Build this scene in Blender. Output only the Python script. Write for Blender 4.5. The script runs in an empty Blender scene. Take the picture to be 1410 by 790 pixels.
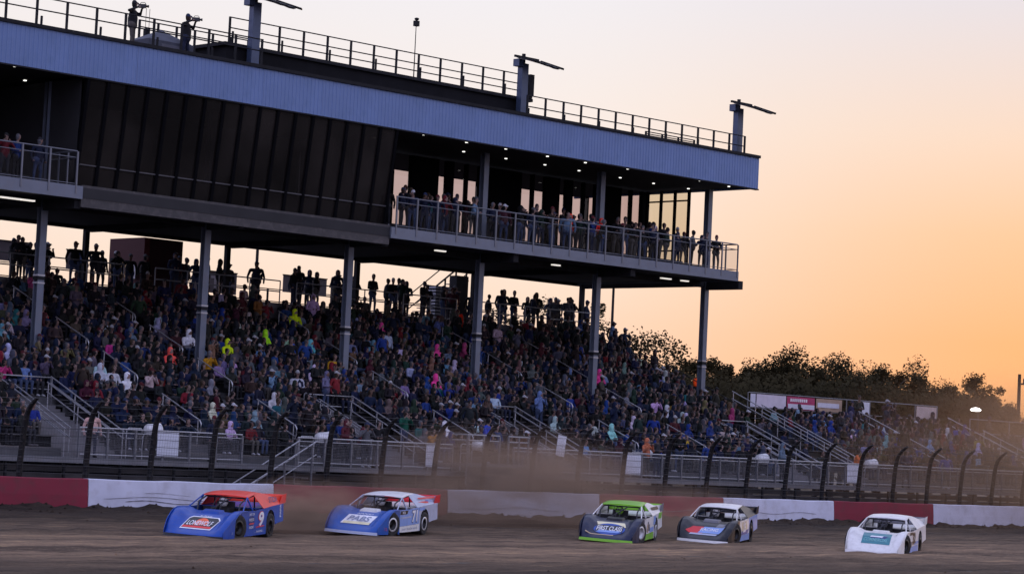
import bpy, bmesh, math, random
import numpy as np
from mathutils import Vector, Matrix, Euler
from mathutils.bvhtree import BVHTree
sc = bpy.context.scene
COL = sc.collection
rnd = random.Random(7)

# ------------------------------------------------------------------ camera
# X runs along the straight (away to the right), Y from the infield into the stand, Z up
F = 3400.; AL = math.atan(3440 / F); PT = math.atan(221 / F); RO = math.radians(2.7); CH = 2.8
hd = Vector((math.cos(AL), math.sin(AL), 0)); rt = Vector((math.sin(AL), -math.cos(AL), 0)); uz = Vector((0, 0, 1))
fw = hd * math.cos(PT) + uz * math.sin(PT); up = -hd * math.sin(PT) + uz * math.cos(PT)
cr = rt * math.cos(RO) + up * math.sin(RO); cu = -rt * math.sin(RO) + up * math.cos(RO)
cam = bpy.data.objects.new('camera', bpy.data.cameras.new('camera')); COL.objects.link(cam)
cam.matrix_world = Matrix(((cr.x, cu.x, -fw.x, 0), (cr.y, cu.y, -fw.y, 0), (cr.z, cu.z, -fw.z, CH), (0, 0, 0, 1)))
cam.data.sensor_width = 36; cam.data.lens = F / 1410 * 36; cam.data.clip_end = 6000; cam.data.clip_start = .5
sc.camera = cam

# ------------------------------------------------------------------ sky: sunset to the right of the frame, blue dusk behind the camera
SUN_AZ = AL - math.radians(22); SUN_EL = math.radians(1.2)
SKY = .12
w = bpy.data.worlds.new('World'); sc.world = w; w.use_nodes = True
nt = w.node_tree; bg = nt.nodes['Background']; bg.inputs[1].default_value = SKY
sk = nt.nodes.new('ShaderNodeTexSky'); sk.sky_type = 'NISHITA'; sk.sun_disc = False
sk.sun_elevation = SUN_EL; sk.sun_rotation = math.pi / 2 - SUN_AZ; sk.ozone_density = 3
def wn(t, **k):
    n = nt.nodes.new(t)
    for a, b in k.items(): setattr(n, a, b)
    return n
tc = wn('ShaderNodeTexCoord'); sp = wn('ShaderNodeSeparateXYZ'); nt.links.new(tc.outputs['Generated'], sp.inputs[0])
flat = wn('ShaderNodeVectorMath', operation='MULTIPLY'); nt.links.new(tc.outputs['Generated'], flat.inputs[0]); flat.inputs[1].default_value = (1, 1, 0)
nrm = wn('ShaderNodeVectorMath', operation='NORMALIZE'); nt.links.new(flat.outputs[0], nrm.inputs[0])
dot = wn('ShaderNodeVectorMath', operation='DOT_PRODUCT'); nt.links.new(nrm.outputs[0], dot.inputs[0])
dot.inputs[1].default_value = (math.cos(SUN_AZ), math.sin(SUN_AZ), 0)
def ramp(src, stops, interp='B_SPLINE'):
    n = wn('ShaderNodeValToRGB'); e = n.color_ramp.elements; n.color_ramp.interpolation = 'EASE' if interp == 'EASE' else 'LINEAR'
    while len(e) < len(stops): e.new(.5)
    for i, (p, c) in enumerate(stops): e[i].position = p; e[i].color = (*c, 1)
    nt.links.new(src, n.inputs[0]); return n.outputs[0]
el = sp.outputs[2]
near = ramp(el, [(0, (1.0, .46, .20)), (.05, (1.0, .45, .18)), (.093, (.98, .56, .30)), (.131, (.95, .69, .52)), (.187, (.80, .74, .77)), (.45, (.76, .78, 1.05)), (1, (.66, .72, 1.15))])
side = ramp(el, [(0, (1.0, .60, .40)), (.03, (1.0, .65, .46)), (.065, (.99, .76, .62)), (.097, (.98, .82, .72)), (.14, (.95, .85, .80)), (.18, (.90, .86, .88)), (.45, (.78, .82, 1.10)), (1, (.66, .72, 1.15))])
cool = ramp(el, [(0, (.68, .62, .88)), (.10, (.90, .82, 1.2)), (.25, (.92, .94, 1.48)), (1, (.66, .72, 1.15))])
mr1 = wn('ShaderNodeMapRange', interpolation_type='SMOOTHSTEP'); nt.links.new(dot.outputs['Value'], mr1.inputs[0])
mr1.inputs[1].default_value = .925; mr1.inputs[2].default_value = .998
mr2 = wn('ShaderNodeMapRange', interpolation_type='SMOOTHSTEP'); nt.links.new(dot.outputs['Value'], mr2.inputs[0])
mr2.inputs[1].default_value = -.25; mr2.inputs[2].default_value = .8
def wmix(f, a, b):
    n = wn('ShaderNodeMix', data_type='RGBA')
    if hasattr(f, 'node'): nt.links.new(f, n.inputs[0])
    else: n.inputs[0].default_value = f
    nt.links.new(a, n.inputs[6]); nt.links.new(b, n.inputs[7]); return n.outputs[2]
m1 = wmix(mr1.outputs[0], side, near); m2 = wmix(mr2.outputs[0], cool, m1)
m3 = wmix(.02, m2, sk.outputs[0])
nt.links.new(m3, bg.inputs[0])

# ------------------------------------------------------------------ the sun, almost on the horizon behind the trees
sl = bpy.data.lights.new('sun', 'SUN'); sl.energy = .06; sl.angle = math.radians(.6); sl.color = (1, .55, .28)
so = bpy.data.objects.new('sun', sl); COL.objects.link(so)
sd = Vector((math.cos(SUN_EL) * math.cos(SUN_AZ), math.cos(SUN_EL) * math.sin(SUN_AZ), math.sin(SUN_EL)))
so.rotation_euler = sd.to_track_quat('Z', 'Y').to_euler(); so.location = (90, 30, 40)
vs = sc.view_settings; vs.view_transform = 'Standard'; vs.look = 'None'; vs.gamma = 1; vs.use_curve_mapping = False
vs.exposure = 3.06

# ------------------------------------------------------------------ helpers
def ray_dir(px, py):
    dx, dy = px - 705, py - 395; c, s = math.cos(RO), math.sin(RO)
    return fw * F + rt * (dx * c + dy * s) - up * (-dx * s + dy * c)
def on_y(px, py, Y):          # point of the plane Y = const seen at a pixel of the photograph
    d = ray_dir(px, py); return Vector((0, 0, CH)) + d * (Y / d.y)
def at_depth(px, py, D):
    d = ray_dir(px, py); return Vector((0, 0, CH)) + d * (D / d.dot(hd))
def pix(p):
    d = Vector(p) - Vector((0, 0, CH)); z = d.dot(fw); x = F * d.dot(rt) / z; y = -F * d.dot(up) / z
    c, s = math.cos(RO), math.sin(RO); return 705 + x * c - y * s, 395 + x * s + y * c

MATS = {}
def mat(name, col, rough=.6, metal=0., vary=.15, scale=3., bump=0., bscale=40., spec=.5, emit=None, emit_s=0., dirt=None, dirt_amt=0., coat=0.):
    if name in MATS: return MATS[name]
    m = bpy.data.materials.new(name); m.use_nodes = True; n = m.node_tree.nodes; L = m.node_tree.links
    b = n['Principled BSDF']; b.inputs['Roughness'].default_value = rough; b.inputs['Metallic'].default_value = metal
    b.inputs['Specular IOR Level'].default_value = spec; b.inputs['Coat Weight'].default_value = coat
    t = n.new('ShaderNodeTexCoord'); nz = n.new('ShaderNodeTexNoise'); nz.inputs['Scale'].default_value = scale; nz.inputs['Detail'].default_value = 6
    L.new(t.outputs['Object'], nz.inputs[0])
    r = n.new('ShaderNodeValToRGB'); e = r.color_ramp.elements
    e[0].position = .3; e[1].position = .7
    e[0].color = tuple(c * (1 - vary) for c in col) + (1,); e[1].color = tuple(min(1, c * (1 + vary)) for c in col) + (1,)
    L.new(nz.outputs[0], r.inputs[0]); out = r.outputs[0]
    if dirt:
        z2 = n.new('ShaderNodeTexNoise'); z2.inputs['Scale'].default_value = scale * 2.3; z2.inputs['Detail'].default_value = 8
        L.new(t.outputs['Object'], z2.inputs[0])
        r2 = n.new('ShaderNodeValToRGB'); r2.color_ramp.elements[0].position = .48; r2.color_ramp.elements[1].position = .75
        r2.color_ramp.elements[0].color = (0, 0, 0, 1); r2.color_ramp.elements[1].color = (dirt_amt,) * 3 + (1,)
        L.new(z2.outputs[0], r2.inputs[0])
        mx = n.new('ShaderNodeMix'); mx.data_type = 'RGBA'; L.new(r2.outputs[0], mx.inputs[0]); L.new(out, mx.inputs[6]); mx.inputs[7].default_value = (*dirt, 1)
        out = mx.outputs[2]
    L.new(out, b.inputs['Base Color'])
    if bump:
        z3 = n.new('ShaderNodeTexNoise'); z3.inputs['Scale'].default_value = bscale; z3.inputs['Detail'].default_value = 5
        L.new(t.outputs['Object'], z3.inputs[0])
        bp = n.new('ShaderNodeBump'); bp.inputs['Strength'].default_value = bump; bp.inputs['Distance'].default_value = .02
        L.new(z3.outputs[0], bp.inputs['Height']); L.new(bp.outputs[0], b.inputs['Normal'])
    if emit: b.inputs['Emission Color'].default_value = (*emit, 1); b.inputs['Emission Strength'].default_value = emit_s
    MATS[name] = m; return m

def link(name, me, m=None, parent=None):
    o = bpy.data.objects.new(name, me); COL.objects.link(o)
    if m is not None:
        for q in (m if isinstance(m, (list, tuple)) else [m]): me.materials.append(q)
    if parent: o.parent = parent
    return o
def tag(o, label=None, cat=None, group=None, kind=None):
    if label: o['label'] = label
    if cat: o['category'] = cat
    if group: o['group'] = group
    if kind: o['kind'] = kind
    return o
def empty(name, label, cat, loc=(0, 0, 0), rz=0, group=None):
    o = bpy.data.objects.new(name, None); COL.objects.link(o); o.location = loc; o.rotation_euler = (0, 0, rz); o.empty_display_size = .2
    return tag(o, label, cat, group)
def dup(o, parent=None):
    c = o.copy(); COL.objects.link(c)
    if parent: c.parent = parent
    for ch in o.children: dup(ch, c)
    return c
class MB:
    def __init__(s): s.v = []; s.f = []; s.mi = []; s.sm = []
    def add(s, v, f, mi=0, smooth=False):
        b = len(s.v); s.v += [tuple(p) for p in v]
        for q in f: s.f.append(tuple(i + b for i in q)); s.mi.append(mi); s.sm.append(smooth)
        return s
    def box(s, a, b, mi=0):
        (x0, y0, z0), (x1, y1, z1) = a, b
        return s.add([(x0, y0, z0), (x1, y0, z0), (x1, y1, z0), (x0, y1, z0), (x0, y0, z1), (x1, y0, z1), (x1, y1, z1), (x0, y1, z1)],
                     [(0, 3, 2, 1), (4, 5, 6, 7), (0, 1, 5, 4), (1, 2, 6, 5), (2, 3, 7, 6), (3, 0, 4, 7)], mi)
    def bar(s, p, q, wx, wz, mi=0):                       # rectangular bar from p to q
        p, q = Vector(p), Vector(q); d = (q - p).normalized(); a = d.cross(Vector((0, 0, 1)))
        if a.length < 1e-3: a = Vector((1, 0, 0))
        a.normalize(); b = a.cross(d); a *= wx / 2; b *= wz / 2
        v = [p - a - b, p + a - b, p + a + b, p - a + b, q - a - b, q + a - b, q + a + b, q - a + b]
        return s.add(v, [(0, 1, 2, 3), (7, 6, 5, 4), (0, 4, 5, 1), (1, 5, 6, 2), (2, 6, 7, 3), (3, 7, 4, 0)], mi)
    def tube(s, pts, r, n=8, mi=0, cap=True):
        pts = [Vector(p) for p in pts]; R = r if isinstance(r, (list, tuple)) else [r] * len(pts); rings = []
        for i, p in enumerate(pts):
            d = (pts[min(i + 1, len(pts) - 1)] - pts[max(i - 1, 0)]).normalized()
            a = d.cross(Vector((0, 0, 1)))
            if a.length < 1e-3: a = d.cross(Vector((0, 1, 0)))
            a.normalize(); b = a.cross(d)
            rings.append([p + (a * math.cos(2 * math.pi * k / n) + b * math.sin(2 * math.pi * k / n)) * R[i] for k in range(n)])
        v = [q for g in rings for q in g]; f = []
        for i in range(len(pts) - 1):
            for k in range(n): f.append((i * n + k, i * n + (k + 1) % n, (i + 1) * n + (k + 1) % n, (i + 1) * n + k))
        s.add(v, f, mi, True)
        if cap: s.add(rings[0], [tuple(range(n - 1, -1, -1))], mi); s.add(rings[-1], [tuple(range(n))], mi)
        return s
    def lathe(s, prof, axis='y', n=20, mi=0, smooth=True, c=(0, 0, 0)):   # prof: (radius, along)
        v = []; f = []
        for (r, a) in prof:
            for k in range(n):
                t = 2 * math.pi * k / n; p = {'y': (r * math.cos(t), a, r * math.sin(t)), 'z': (r * math.cos(t), r * math.sin(t), a), 'x': (a, r * math.cos(t), r * math.sin(t))}[axis]
                v.append((p[0] + c[0], p[1] + c[1], p[2] + c[2]))
        for i in range(len(prof) - 1):
            for k in range(n): f.append((i * n + k, i * n + (k + 1) % n, (i + 1) * n + (k + 1) % n, (i + 1) * n + k))
        return s.add(v, f, mi, smooth)
    def grid(s, fn, nu, nv, mi=0, smooth=True):
        v = [fn(i / nu, j / nv) for i in range(nu + 1) for j in range(nv + 1)]
        f = [(i * (nv + 1) + j, (i + 1) * (nv + 1) + j, (i + 1) * (nv + 1) + j + 1, i * (nv + 1) + j + 1) for i in range(nu) for j in range(nv)]
        return s.add(v, f, mi, smooth)
    def mesh(s, name):
        me = bpy.data.meshes.new(name); me.from_pydata(s.v, [], s.f)
        me.polygons.foreach_set('material_index', s.mi); me.polygons.foreach_set('use_smooth', s.sm); me.update(); return me
    def obj(s, name, m, parent=None): return link(name, s.mesh(name), m, parent)
def boxobj(name, a, b, m, parent=None): return MB().box(a, b).obj(name, m, parent)
def fbm(x, y, oct=4):
    v = 0; a = 1
    for o in range(oct): v += a * (math.sin(x * 1.7 + 1.3 * math.sin(y * 1.1 + o)) * math.cos(y * 1.9 + 1.7 * math.sin(x * .9 + 2 * o))); x *= 2.03; y *= 2.03; a *= .5
    return v
ORD = ['zeroth', 'first', 'second', 'third', 'fourth', 'fifth', 'sixth', 'seventh', 'eighth', 'ninth', 'tenth']
def ordn(n):
    if n <= 10: return ORD[n]
    return '%d%s' % (n, 'th' if 10 < n % 100 < 14 else {1: 'st', 2: 'nd', 3: 'rd'}.get(n % 10, 'th'))
def sstep(a, b, x):
    t = min(1, max(0, (x - a) / (b - a))); return t * t * (3 - 2 * t)
def interp(t, pts):
    if t <= pts[0][0]: return pts[0][1]
    for (a, b), (c, d) in zip(pts, pts[1:]):
        if t <= c: return b + (d - b) * (t - a) / (c - a)
    return pts[-1][1]
# ------------------------------------------------------------------ materials of the place
steel = mat('galvanised_steel', (0.182, 0.189, 0.21), .45, .6, .12, 2, dirt=(.2, .17, .14), dirt_amt=.3)
colsteel = mat('column_paint', (0.119, 0.14, 0.182), .45, .2, .1, 1.5, dirt=(.15, .13, .12), dirt_amt=.3)
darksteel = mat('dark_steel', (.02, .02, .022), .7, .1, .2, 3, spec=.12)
blacksteel = mat('black_pipe', (.010, .010, .011), .6, .1, .2, 4, spec=.2, dirt=(.09, .07, .055), dirt_amt=.35)
alu = mat('aluminium_plank', (0.1485, 0.1485, 0.154), .42, .7, .1, 2.5, dirt=(.22, .18, .15), dirt_amt=.4)
concrete = mat('grey_concrete', (0.165, 0.1595, 0.165), .85, 0, .2, 1.2, .25, 30, dirt=(.12, .1, .09), dirt_amt=.5)
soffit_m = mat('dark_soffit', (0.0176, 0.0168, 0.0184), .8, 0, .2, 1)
rail_m = mat('rail_paint', (0.14, 0.147, 0.168), .4, .4, .08, 3)
whiterail = mat('pale_handrail', (0.3744, 0.3744, 0.39), .35, .5, .08, 3)
def dirt_material():
    m = bpy.data.materials.new('track_clay'); m.use_nodes = True; n = m.node_tree.nodes; L = m.node_tree.links; b = n['Principled BSDF']
    b.inputs['Roughness'].default_value = .92; b.inputs['Specular IOR Level'].default_value = .25
    t = n.new('ShaderNodeTexCoord')
    def noise(sx, sy, scale, det=7, rough=.6):
        mp = n.new('ShaderNodeMapping'); mp.inputs['Scale'].default_value = (sx, sy, 1); L.new(t.outputs['Object'], mp.inputs[0])
        z = n.new('ShaderNodeTexNoise'); z.inputs['Scale'].default_value = scale; z.inputs['Detail'].default_value = det; z.inputs['Roughness'].default_value = rough
        L.new(mp.outputs[0], z.inputs[0]); return z.outputs[0]
    a = noise(.05, .9, 1.0); c = noise(.35, 2.2, 1.3); g = noise(1, 1, 9)
    def mth(op, x, y):
        q = n.new('ShaderNodeMath'); q.operation = op
        for i, k in enumerate((x, y)):
            if hasattr(k, 'node'): L.new(k, q.inputs[i])
            else: q.inputs[i].default_value = k
        return q.outputs[0]
    fine = noise(.18, 7.0, 1.0, 5)
    s = mth('ADD', mth('MULTIPLY', a, .40), mth('ADD', mth('MULTIPLY', c, .30), mth('ADD', mth('MULTIPLY', g, .14), mth('MULTIPLY', fine, .16))))
    r = n.new('ShaderNodeValToRGB'); e = r.color_ramp.elements
    e[0].position = .41; e[0].color = (.052, .034, .022, 1); e[1].position = .59; e[1].color = (.30, .195, .105, 1)
    k = e.new(.47); k.color = (.12, .08, .05, 1); k = e.new(.54); k.color = (.195, .13, .08, 1)
    L.new(s, r.inputs[0])
    # the racing line is polished pale, the cushion of loose damp clay under the wall and the infield edge are dark
    sp_ = n.new('ShaderNodeSeparateXYZ'); L.new(t.outputs['Object'], sp_.inputs[0])
    wob = mth('ADD', sp_.outputs[1], mth('MULTIPLY', mth('SUBTRACT', noise(.05, .3, 1.0), .5), 6.))
    mr = n.new('ShaderNodeMapRange'); L.new(wob, mr.inputs[0]); mr.inputs[1].default_value = 30; mr.inputs[2].default_value = 70
    rr = n.new('ShaderNodeValToRGB'); q = rr.color_ramp.elements
    q[0].position = .0; q[0].color = (.30, .30, .30, 1); q[1].position = 1; q[1].color = (.18, .18, .18, 1)
    for p_, v_ in ((.22, .40), (.31, .70), (.39, 1.25), (.48, 1.30), (.60, .95), (.74, .60), (.87, .30)):
        k = q.new(p_); k.color = (v_, v_, v_, 1)
    L.new(mr.outputs[0], rr.inputs[0])
    mx = n.new('ShaderNodeMix'); mx.data_type = 'RGBA'; mx.blend_type = 'MULTIPLY'; mx.inputs[0].default_value = 1
    L.new(r.outputs[0], mx.inputs[6]); L.new(rr.outputs[0], mx.inputs[7]); L.new(mx.outputs[2], b.inputs['Base Color'])
    bp = n.new('ShaderNodeBump'); bp.inputs['Strength'].default_value = 1.0; bp.inputs['Distance'].default_value = .07
    L.new(mth('ADD', mth('MULTIPLY', c, .7), mth('ADD', g, mth('MULTIPLY', noise(1, 1.6, 30), .4))), bp.inputs['Height']); L.new(bp.outputs[0], b.inputs['Normal'])
    return m
clay = dirt_material()
grass_m = mat('ground_earth', (.06, .055, .04), .95, 0, .3, .05, .3, 2)

# ------------------------------------------------------------------ ground and track
g = MB(); g.add([(-3000, -3000, -.06), (3000, -3000, -.06), (3000, 3000, -.06), (-3000, 3000, -.06)], [(0, 1, 2, 3)])
tag(g.obj('ground', grass_m), kind='structure')
TX0, TX1, TY0, TY1 = 10, 190, 18, 69.6
nx, ny = 620, 210
xs = np.linspace(TX0, TX1, nx + 1); ys = TY0 + (TY1 - TY0) * np.linspace(0, 1, ny + 1) ** .8
XX, YY = np.meshgrid(xs, ys, indexing='ij')
rs = np.random.RandomState(3)
ZZ = np.zeros_like(XX)
for k in range(14):      # ruts that run along the straight
    fy = rs.uniform(.6, 5); fx = rs.uniform(.02, .25); ZZ += .026 / (1 + .4 * fy) * np.sin(YY * fy + 1.5 * np.sin(XX * fx + rs.uniform(0, 6)) + rs.uniform(0, 6))
for k in range(10):
    fy = rs.uniform(2, 6); fx = rs.uniform(1.5, 5); ZZ += .006 * np.sin(YY * fy + rs.uniform(0, 6)) * np.sin(XX * fx + rs.uniform(0, 6))
dw = 69.2 - YY
berm = .16 * np.exp(-((dw - .25) / .75) ** 2) * (1 + .5 * np.sin(XX * 1.9 + 2 * np.sin(XX * .7)) * .6 + .3 * np.sin(XX * 5.3))
cush = .08 * np.exp(-((dw - 3.6) / 1.1) ** 2) * (1 + .5 * np.sin(XX * 1.1 + np.sin(XX * .37) * 2))
ZZ += np.maximum(0, berm) + cush + rs.normal(0, .006, XX.shape) * (1 + 3 * np.exp(-(dw / 2) ** 2))
ZZ += .004
verts = np.stack([XX, YY, ZZ], -1).reshape(-1, 3)
ii = np.arange(nx)[:, None] * (ny + 1) + np.arange(ny)[None, :]
quads = np.stack([ii, ii + ny + 1, ii + ny + 2, ii + 1], -1).reshape(-1, 4)
me = bpy.data.meshes.new('dirt_track'); me.vertices.add(len(verts)); me.vertices.foreach_set('co', verts.ravel())
me.loops.add(quads.size); me.loops.foreach_set('vertex_index', quads.ravel()); me.polygons.add(len(quads))
me.polygons.foreach_set('loop_start', np.arange(0, quads.size, 4)); me.polygons.foreach_set('use_smooth', np.ones(len(quads), bool)); me.update(); me.validate()
tag(link('dirt_track', me, clay), kind='structure')
def ground_z(x, y):
    i = min(nx, max(0, int(round((x - TX0) / (TX1 - TX0) * nx)))); t = ((y - TY0) / (TY1 - TY0)); j = min(ny, max(0, int(round(t ** 1.25 * ny))))
    return float(ZZ[i, j])
# clods of clay thrown up against the wall and over the track
cl = MB()
for k in range(900):
    x = rnd.uniform(30, 125); y = 69.0 - abs(rnd.gauss(0, 1.6)) if rnd.random() < .6 else rnd.uniform(38, 68)
    s = rnd.uniform(.02, .07) * (1.6 if y > 66 else .8); z = ground_z(x, y)
    p = [Vector((rnd.uniform(-1, 1), rnd.uniform(-1, 1), rnd.uniform(-.7, .9))).normalized() * s for _ in range(1)]
    q = [(s * rnd.uniform(.6, 1.2), 0, 0), (-s * rnd.uniform(.6, 1.2), 0, 0), (0, s, 0), (0, -s * rnd.uniform(.6, 1.3), 0), (0, 0, s * rnd.uniform(.5, 1)), (0, 0, -s * .5)]
    cl.add([(x + a, y + b, z + c) for a, b, c in q], [(0, 2, 4), (2, 1, 4), (1, 3, 4), (3, 0, 4), (2, 0, 5), (1, 2, 5), (3, 1, 5), (0, 3, 5)])
tag(cl.obj('clay_clods', clay), 'loose dark clay clods scattered on the dirt track', 'clay', kind='stuff')

# ------------------------------------------------------------------ red and white concrete wall
def wall_mat(name, col, dirt):
    return mat(name, col, .7, 0, .08, 1.1, .15, 25, dirt=dirt, dirt_amt=.45)
redw = wall_mat('red_wall_paint', (.20, .009, .028), (.07, .035, .03)); whitew = wall_mat('white_wall_paint', (.58, .59, .68), (.36, .34, .36))
wall = empty('concrete_wall', 'low concrete track wall painted in alternating red and white lengths', 'wall', (69, 69.2, 0))
joints = [24.6, 32.6, 40.6, 48.68, 56.72, 65.32, 73.83, 81.63, 89.32, 96.95, 104.9, 112.9, 120.9, 128.9]
scuff = mat('tyre_scuff', (.16, .15, .16), .8)
for i in range(len(joints) - 1):
    a, b = joints[i] + .015, joints[i + 1] - .015
    red = i % 2 == 0
    red = (i % 2 == 0)
    mb = MB(); prof = [(69.0, -.1), (69.02, .55), (69.06, 1.06), (69.10, 1.09), (69.38, 1.09), (69.42, 1.05), (69.42, -.1)]
    n = 14; v = []; f = []
    for k in range(n + 1):
        x = a + (b - a) * k / n; wv = .010 * math.sin(x * 1.7) + .008 * rnd.uniform(-1, 1)
        for (y, z) in prof: v.append((x - 69, y - 69.2 + .006 * math.sin(x * .9), z + (wv if z > 1 else 0)))
    m_ = len(prof)
    for k in range(n):
        for j in range(m_ - 1): f.append((k * m_ + j, (k + 1) * m_ + j, (k + 1) * m_ + j + 1, k * m_ + j + 1))
    f.append(tuple(range(m_ - 1, -1, -1))); f.append(tuple(n * m_ + j for j in range(m_)))
    mb.add(v, f)
    mb.obj('wall_panel', whitew if not red else redw, wall)
for (x0, x1, z, t_) in [(49.3, 55.8, .48, .02), (50.2, 54.4, .36, .03), (51.0, 56.0, .62, .015), (83, 88, .5, .02), (66, 71.5, .42, .02), (75, 80, .5, .03)]:
    mb = MB(); n = 24
    pts = [(x0 + (x1 - x0) * k / n - 69, -.203 + (.02 * (z > .55)) , z + .05 * math.sin(k * .35 + x0)) for k in range(n + 1)]
    mb.tube([(p[0], p[1] + .006, p[2]) for p in pts], [t_ * .5 * (.3 + .7 * abs(math.sin(k * 1.3))) for k in range(n + 1)], 5)
    mb.obj('tyre_scuff', scuff, wall)

# ------------------------------------------------------------------ catch fence on the wall
fence = empty('catch_fence', 'dark catch fence of curved posts and wire above the painted wall', 'fence', (69, 69.6, 0))
FX = [46.27 + 2.68 * k for k in range(-3, 27)]
pm = MB().tube([(0, .02, .2), (0, .02, 1.6), (0, -.08, 2.6), (0, -.16, 3.05), (0, -.27, 3.3), (0, -.45, 3.5), (0, -.75, 3.72)], [.105, .105, .10, .098, .09, .078, .055], 8).mesh('post')
pm.materials.append(blacksteel)
for i, x in enumerate(FX):
    o = link('post', pm, None, fence); o.location = (x - 69, 0, 0); o.rotation_euler = (rnd.uniform(-.012, .012), rnd.uniform(-.012, .012), 0)
wire = mat('fence_wire', (.06, .06, .065), .5, .5)
for z, dy in [(1.25, .0), (1.5, 0), (1.75, -.02), (2.0, -.04), (2.25, -.06), (2.5, -.08), (2.75, -.11), (3.0, -.16), (3.3, -.28), (3.52, -.5), (3.7, -.72)]:
    mb = MB(); pts = []
    for i, x in enumerate(FX):
        pts.append((x - 69, dy - .08, z))
        if i < len(FX) - 1: pts.append((x + 1.34 - 69, dy - .08, z - rnd.uniform(.01, .035)))
    mb.tube(pts, .0085, 4).obj('cable', wire, fence)
mesh_ = MB()
x = FX[0]
while x < FX[-1]:
    mesh_.tube([(x - 69, -.075, 1.2), (x - 69, -.10, 2.2), (x - 69, -.19, 3.0)], .0025, 3, cap=False); x += .11
z = 1.3
while z < 3.0:
    mesh_.tube([(FX[0] - 69, -.085 - .03 * (z - 1.2), z), (FX[-1] - 69, -.085 - .03 * (z - 1.2), z)], .0025, 3, cap=False); z += .11
tag(mesh_.obj('wire_mesh', wire, fence), kind='stuff')
# ------------------------------------------------------------------ main bleachers
ROW0, RD, RH, NR, WZ = 74.0, .76, .305, 20, 1.75            # first riser, row depth, row rise, rows, walkway level
def row_y(j): return ROW0 + RD * j
def row_z(j): return WZ + RH * (j + 1)
MX0, MX1 = 40.0, 95.2
VOIDS = [(50.9, 53.5), (66.0, 68.6), (75.7, 78.3), (91.9, 94.5)]       # stair wells down to the walkway
VY = 6                                                                 # rows cut by a stair well
AISLES = [47.4, 57.6, 62.3, 71.9, 82.2, 86.9]
def spans(j):
    cut = sorted(VOIDS) if j < VY else []
    x = MX0; out = []
    for a, b in cut:
        out.append((x, a)); x = b
    out.append((x, MX1)); return out
stand = empty('bleacher_stand', 'long grey metal bleachers packed with spectators under the suite building', 'grandstand', (69, 74, 0))
for j in range(NR):
    y, z = row_y(j), row_z(j)
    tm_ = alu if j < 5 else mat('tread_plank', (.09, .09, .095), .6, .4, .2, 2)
    for a, b in spans(j):
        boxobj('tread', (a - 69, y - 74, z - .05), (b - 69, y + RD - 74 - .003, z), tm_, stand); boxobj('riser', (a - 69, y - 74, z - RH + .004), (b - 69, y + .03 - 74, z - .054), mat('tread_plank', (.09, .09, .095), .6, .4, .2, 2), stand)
        x = a
        segs = []
        for s_ in [q for q in AISLES if a < q < b] + [None]:
            e_ = b if s_ is None else s_ - .55
            if e_ - x > .4: segs.append((x, e_))
            if s_ is not None: x = s_ + .55
        for (q0, q1) in segs:
            bnch = MB(); bnch.box((q0 - 69, y + .40 - 74, z + .38), (q1 - 69, y + .66 - 74, z + .42)); bnch.obj('bench', alu, stand)
            boxobj('bench_support', (q0 - 69 + .1, y + .50 - 74, z + .002), (q1 - 69 - .1, y + .53 - 74, z + .376), darksteel, stand)
boxobj('rear_sky_blocker', (MX0 - 69, 15.0, 0), (MX1 - 69, 15.12, 8.0), darksteel, stand)  # added dark sheet, stops the sunset sky showing through beneath the seats
for i, (a, b) in enumerate(VOIDS): boxobj('stair_sky_blocker', (a - 69, row_y(VY) - 74 + .06, 0), (b - 69, row_y(VY) - 74 + .12, row_z(VY) - .06), darksteel, stand)  # added dark sheets that block the bright sky behind the stair wells
# stair wells: steps, side cheeks and handrails
for i, (a, b) in enumerate(VOIDS):
    st = MB()
    n = 14; y1 = row_y(VY)
    for k in range(n):
        yy = ROW0 + (y1 - ROW0) * k / n; zz = WZ + (row_z(VY) - RH - WZ) * (k + 1) / n
        st.box((a + .02 - 69, yy - 74 + .002 * k, zz - .22), (b - .02 - 69, yy + (y1 - ROW0) / n - 74 + .06, zz))
    st.obj('steps', concrete, stand)
def sloped_rail(name, label, x, y0, y1, zoff, bars=(1.0, .62), group=None, m=whiterail, posts=3, hook=True, zf=None):
    zf = zf or (lambda y: WZ + RH + (y - ROW0) / RD * RH)
    o = empty(name, label, 'handrail', (x, y0, zf(y0)), 0, group); b0 = zf(y0)
    for k, hgt in enumerate(bars):
        p = [(0, y - y0, zf(y) - b0 + hgt) for y in (y0, (y0 + y1) / 2, y1)]
        if hook and k == 0:
            p = [(0, -.02, hgt - .55), (0, -.12, hgt - .35), (0, -.12, hgt - .12), (0, -.03, hgt - .0)] + p[1:]
        MB().tube(p, .026, 7).obj('rail', m, o)
    for k in range(posts):
        y = y0 + .08 + (y1 - y0 - .16) * k / max(1, posts - 1)
        MB().tube([(0, y - y0, zf(y) - b0 - .25), (0, y - y0, zf(y) - b0 + bars[0] - .02)], .022, 7).obj('post', m, o)
    return o
zst = lambda y: WZ + (row_z(VY) - RH - WZ) * (y - ROW0) / (row_y(VY) - ROW0)
SW = ['leftmost', 'second', 'third', 'rightmost']
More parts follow.
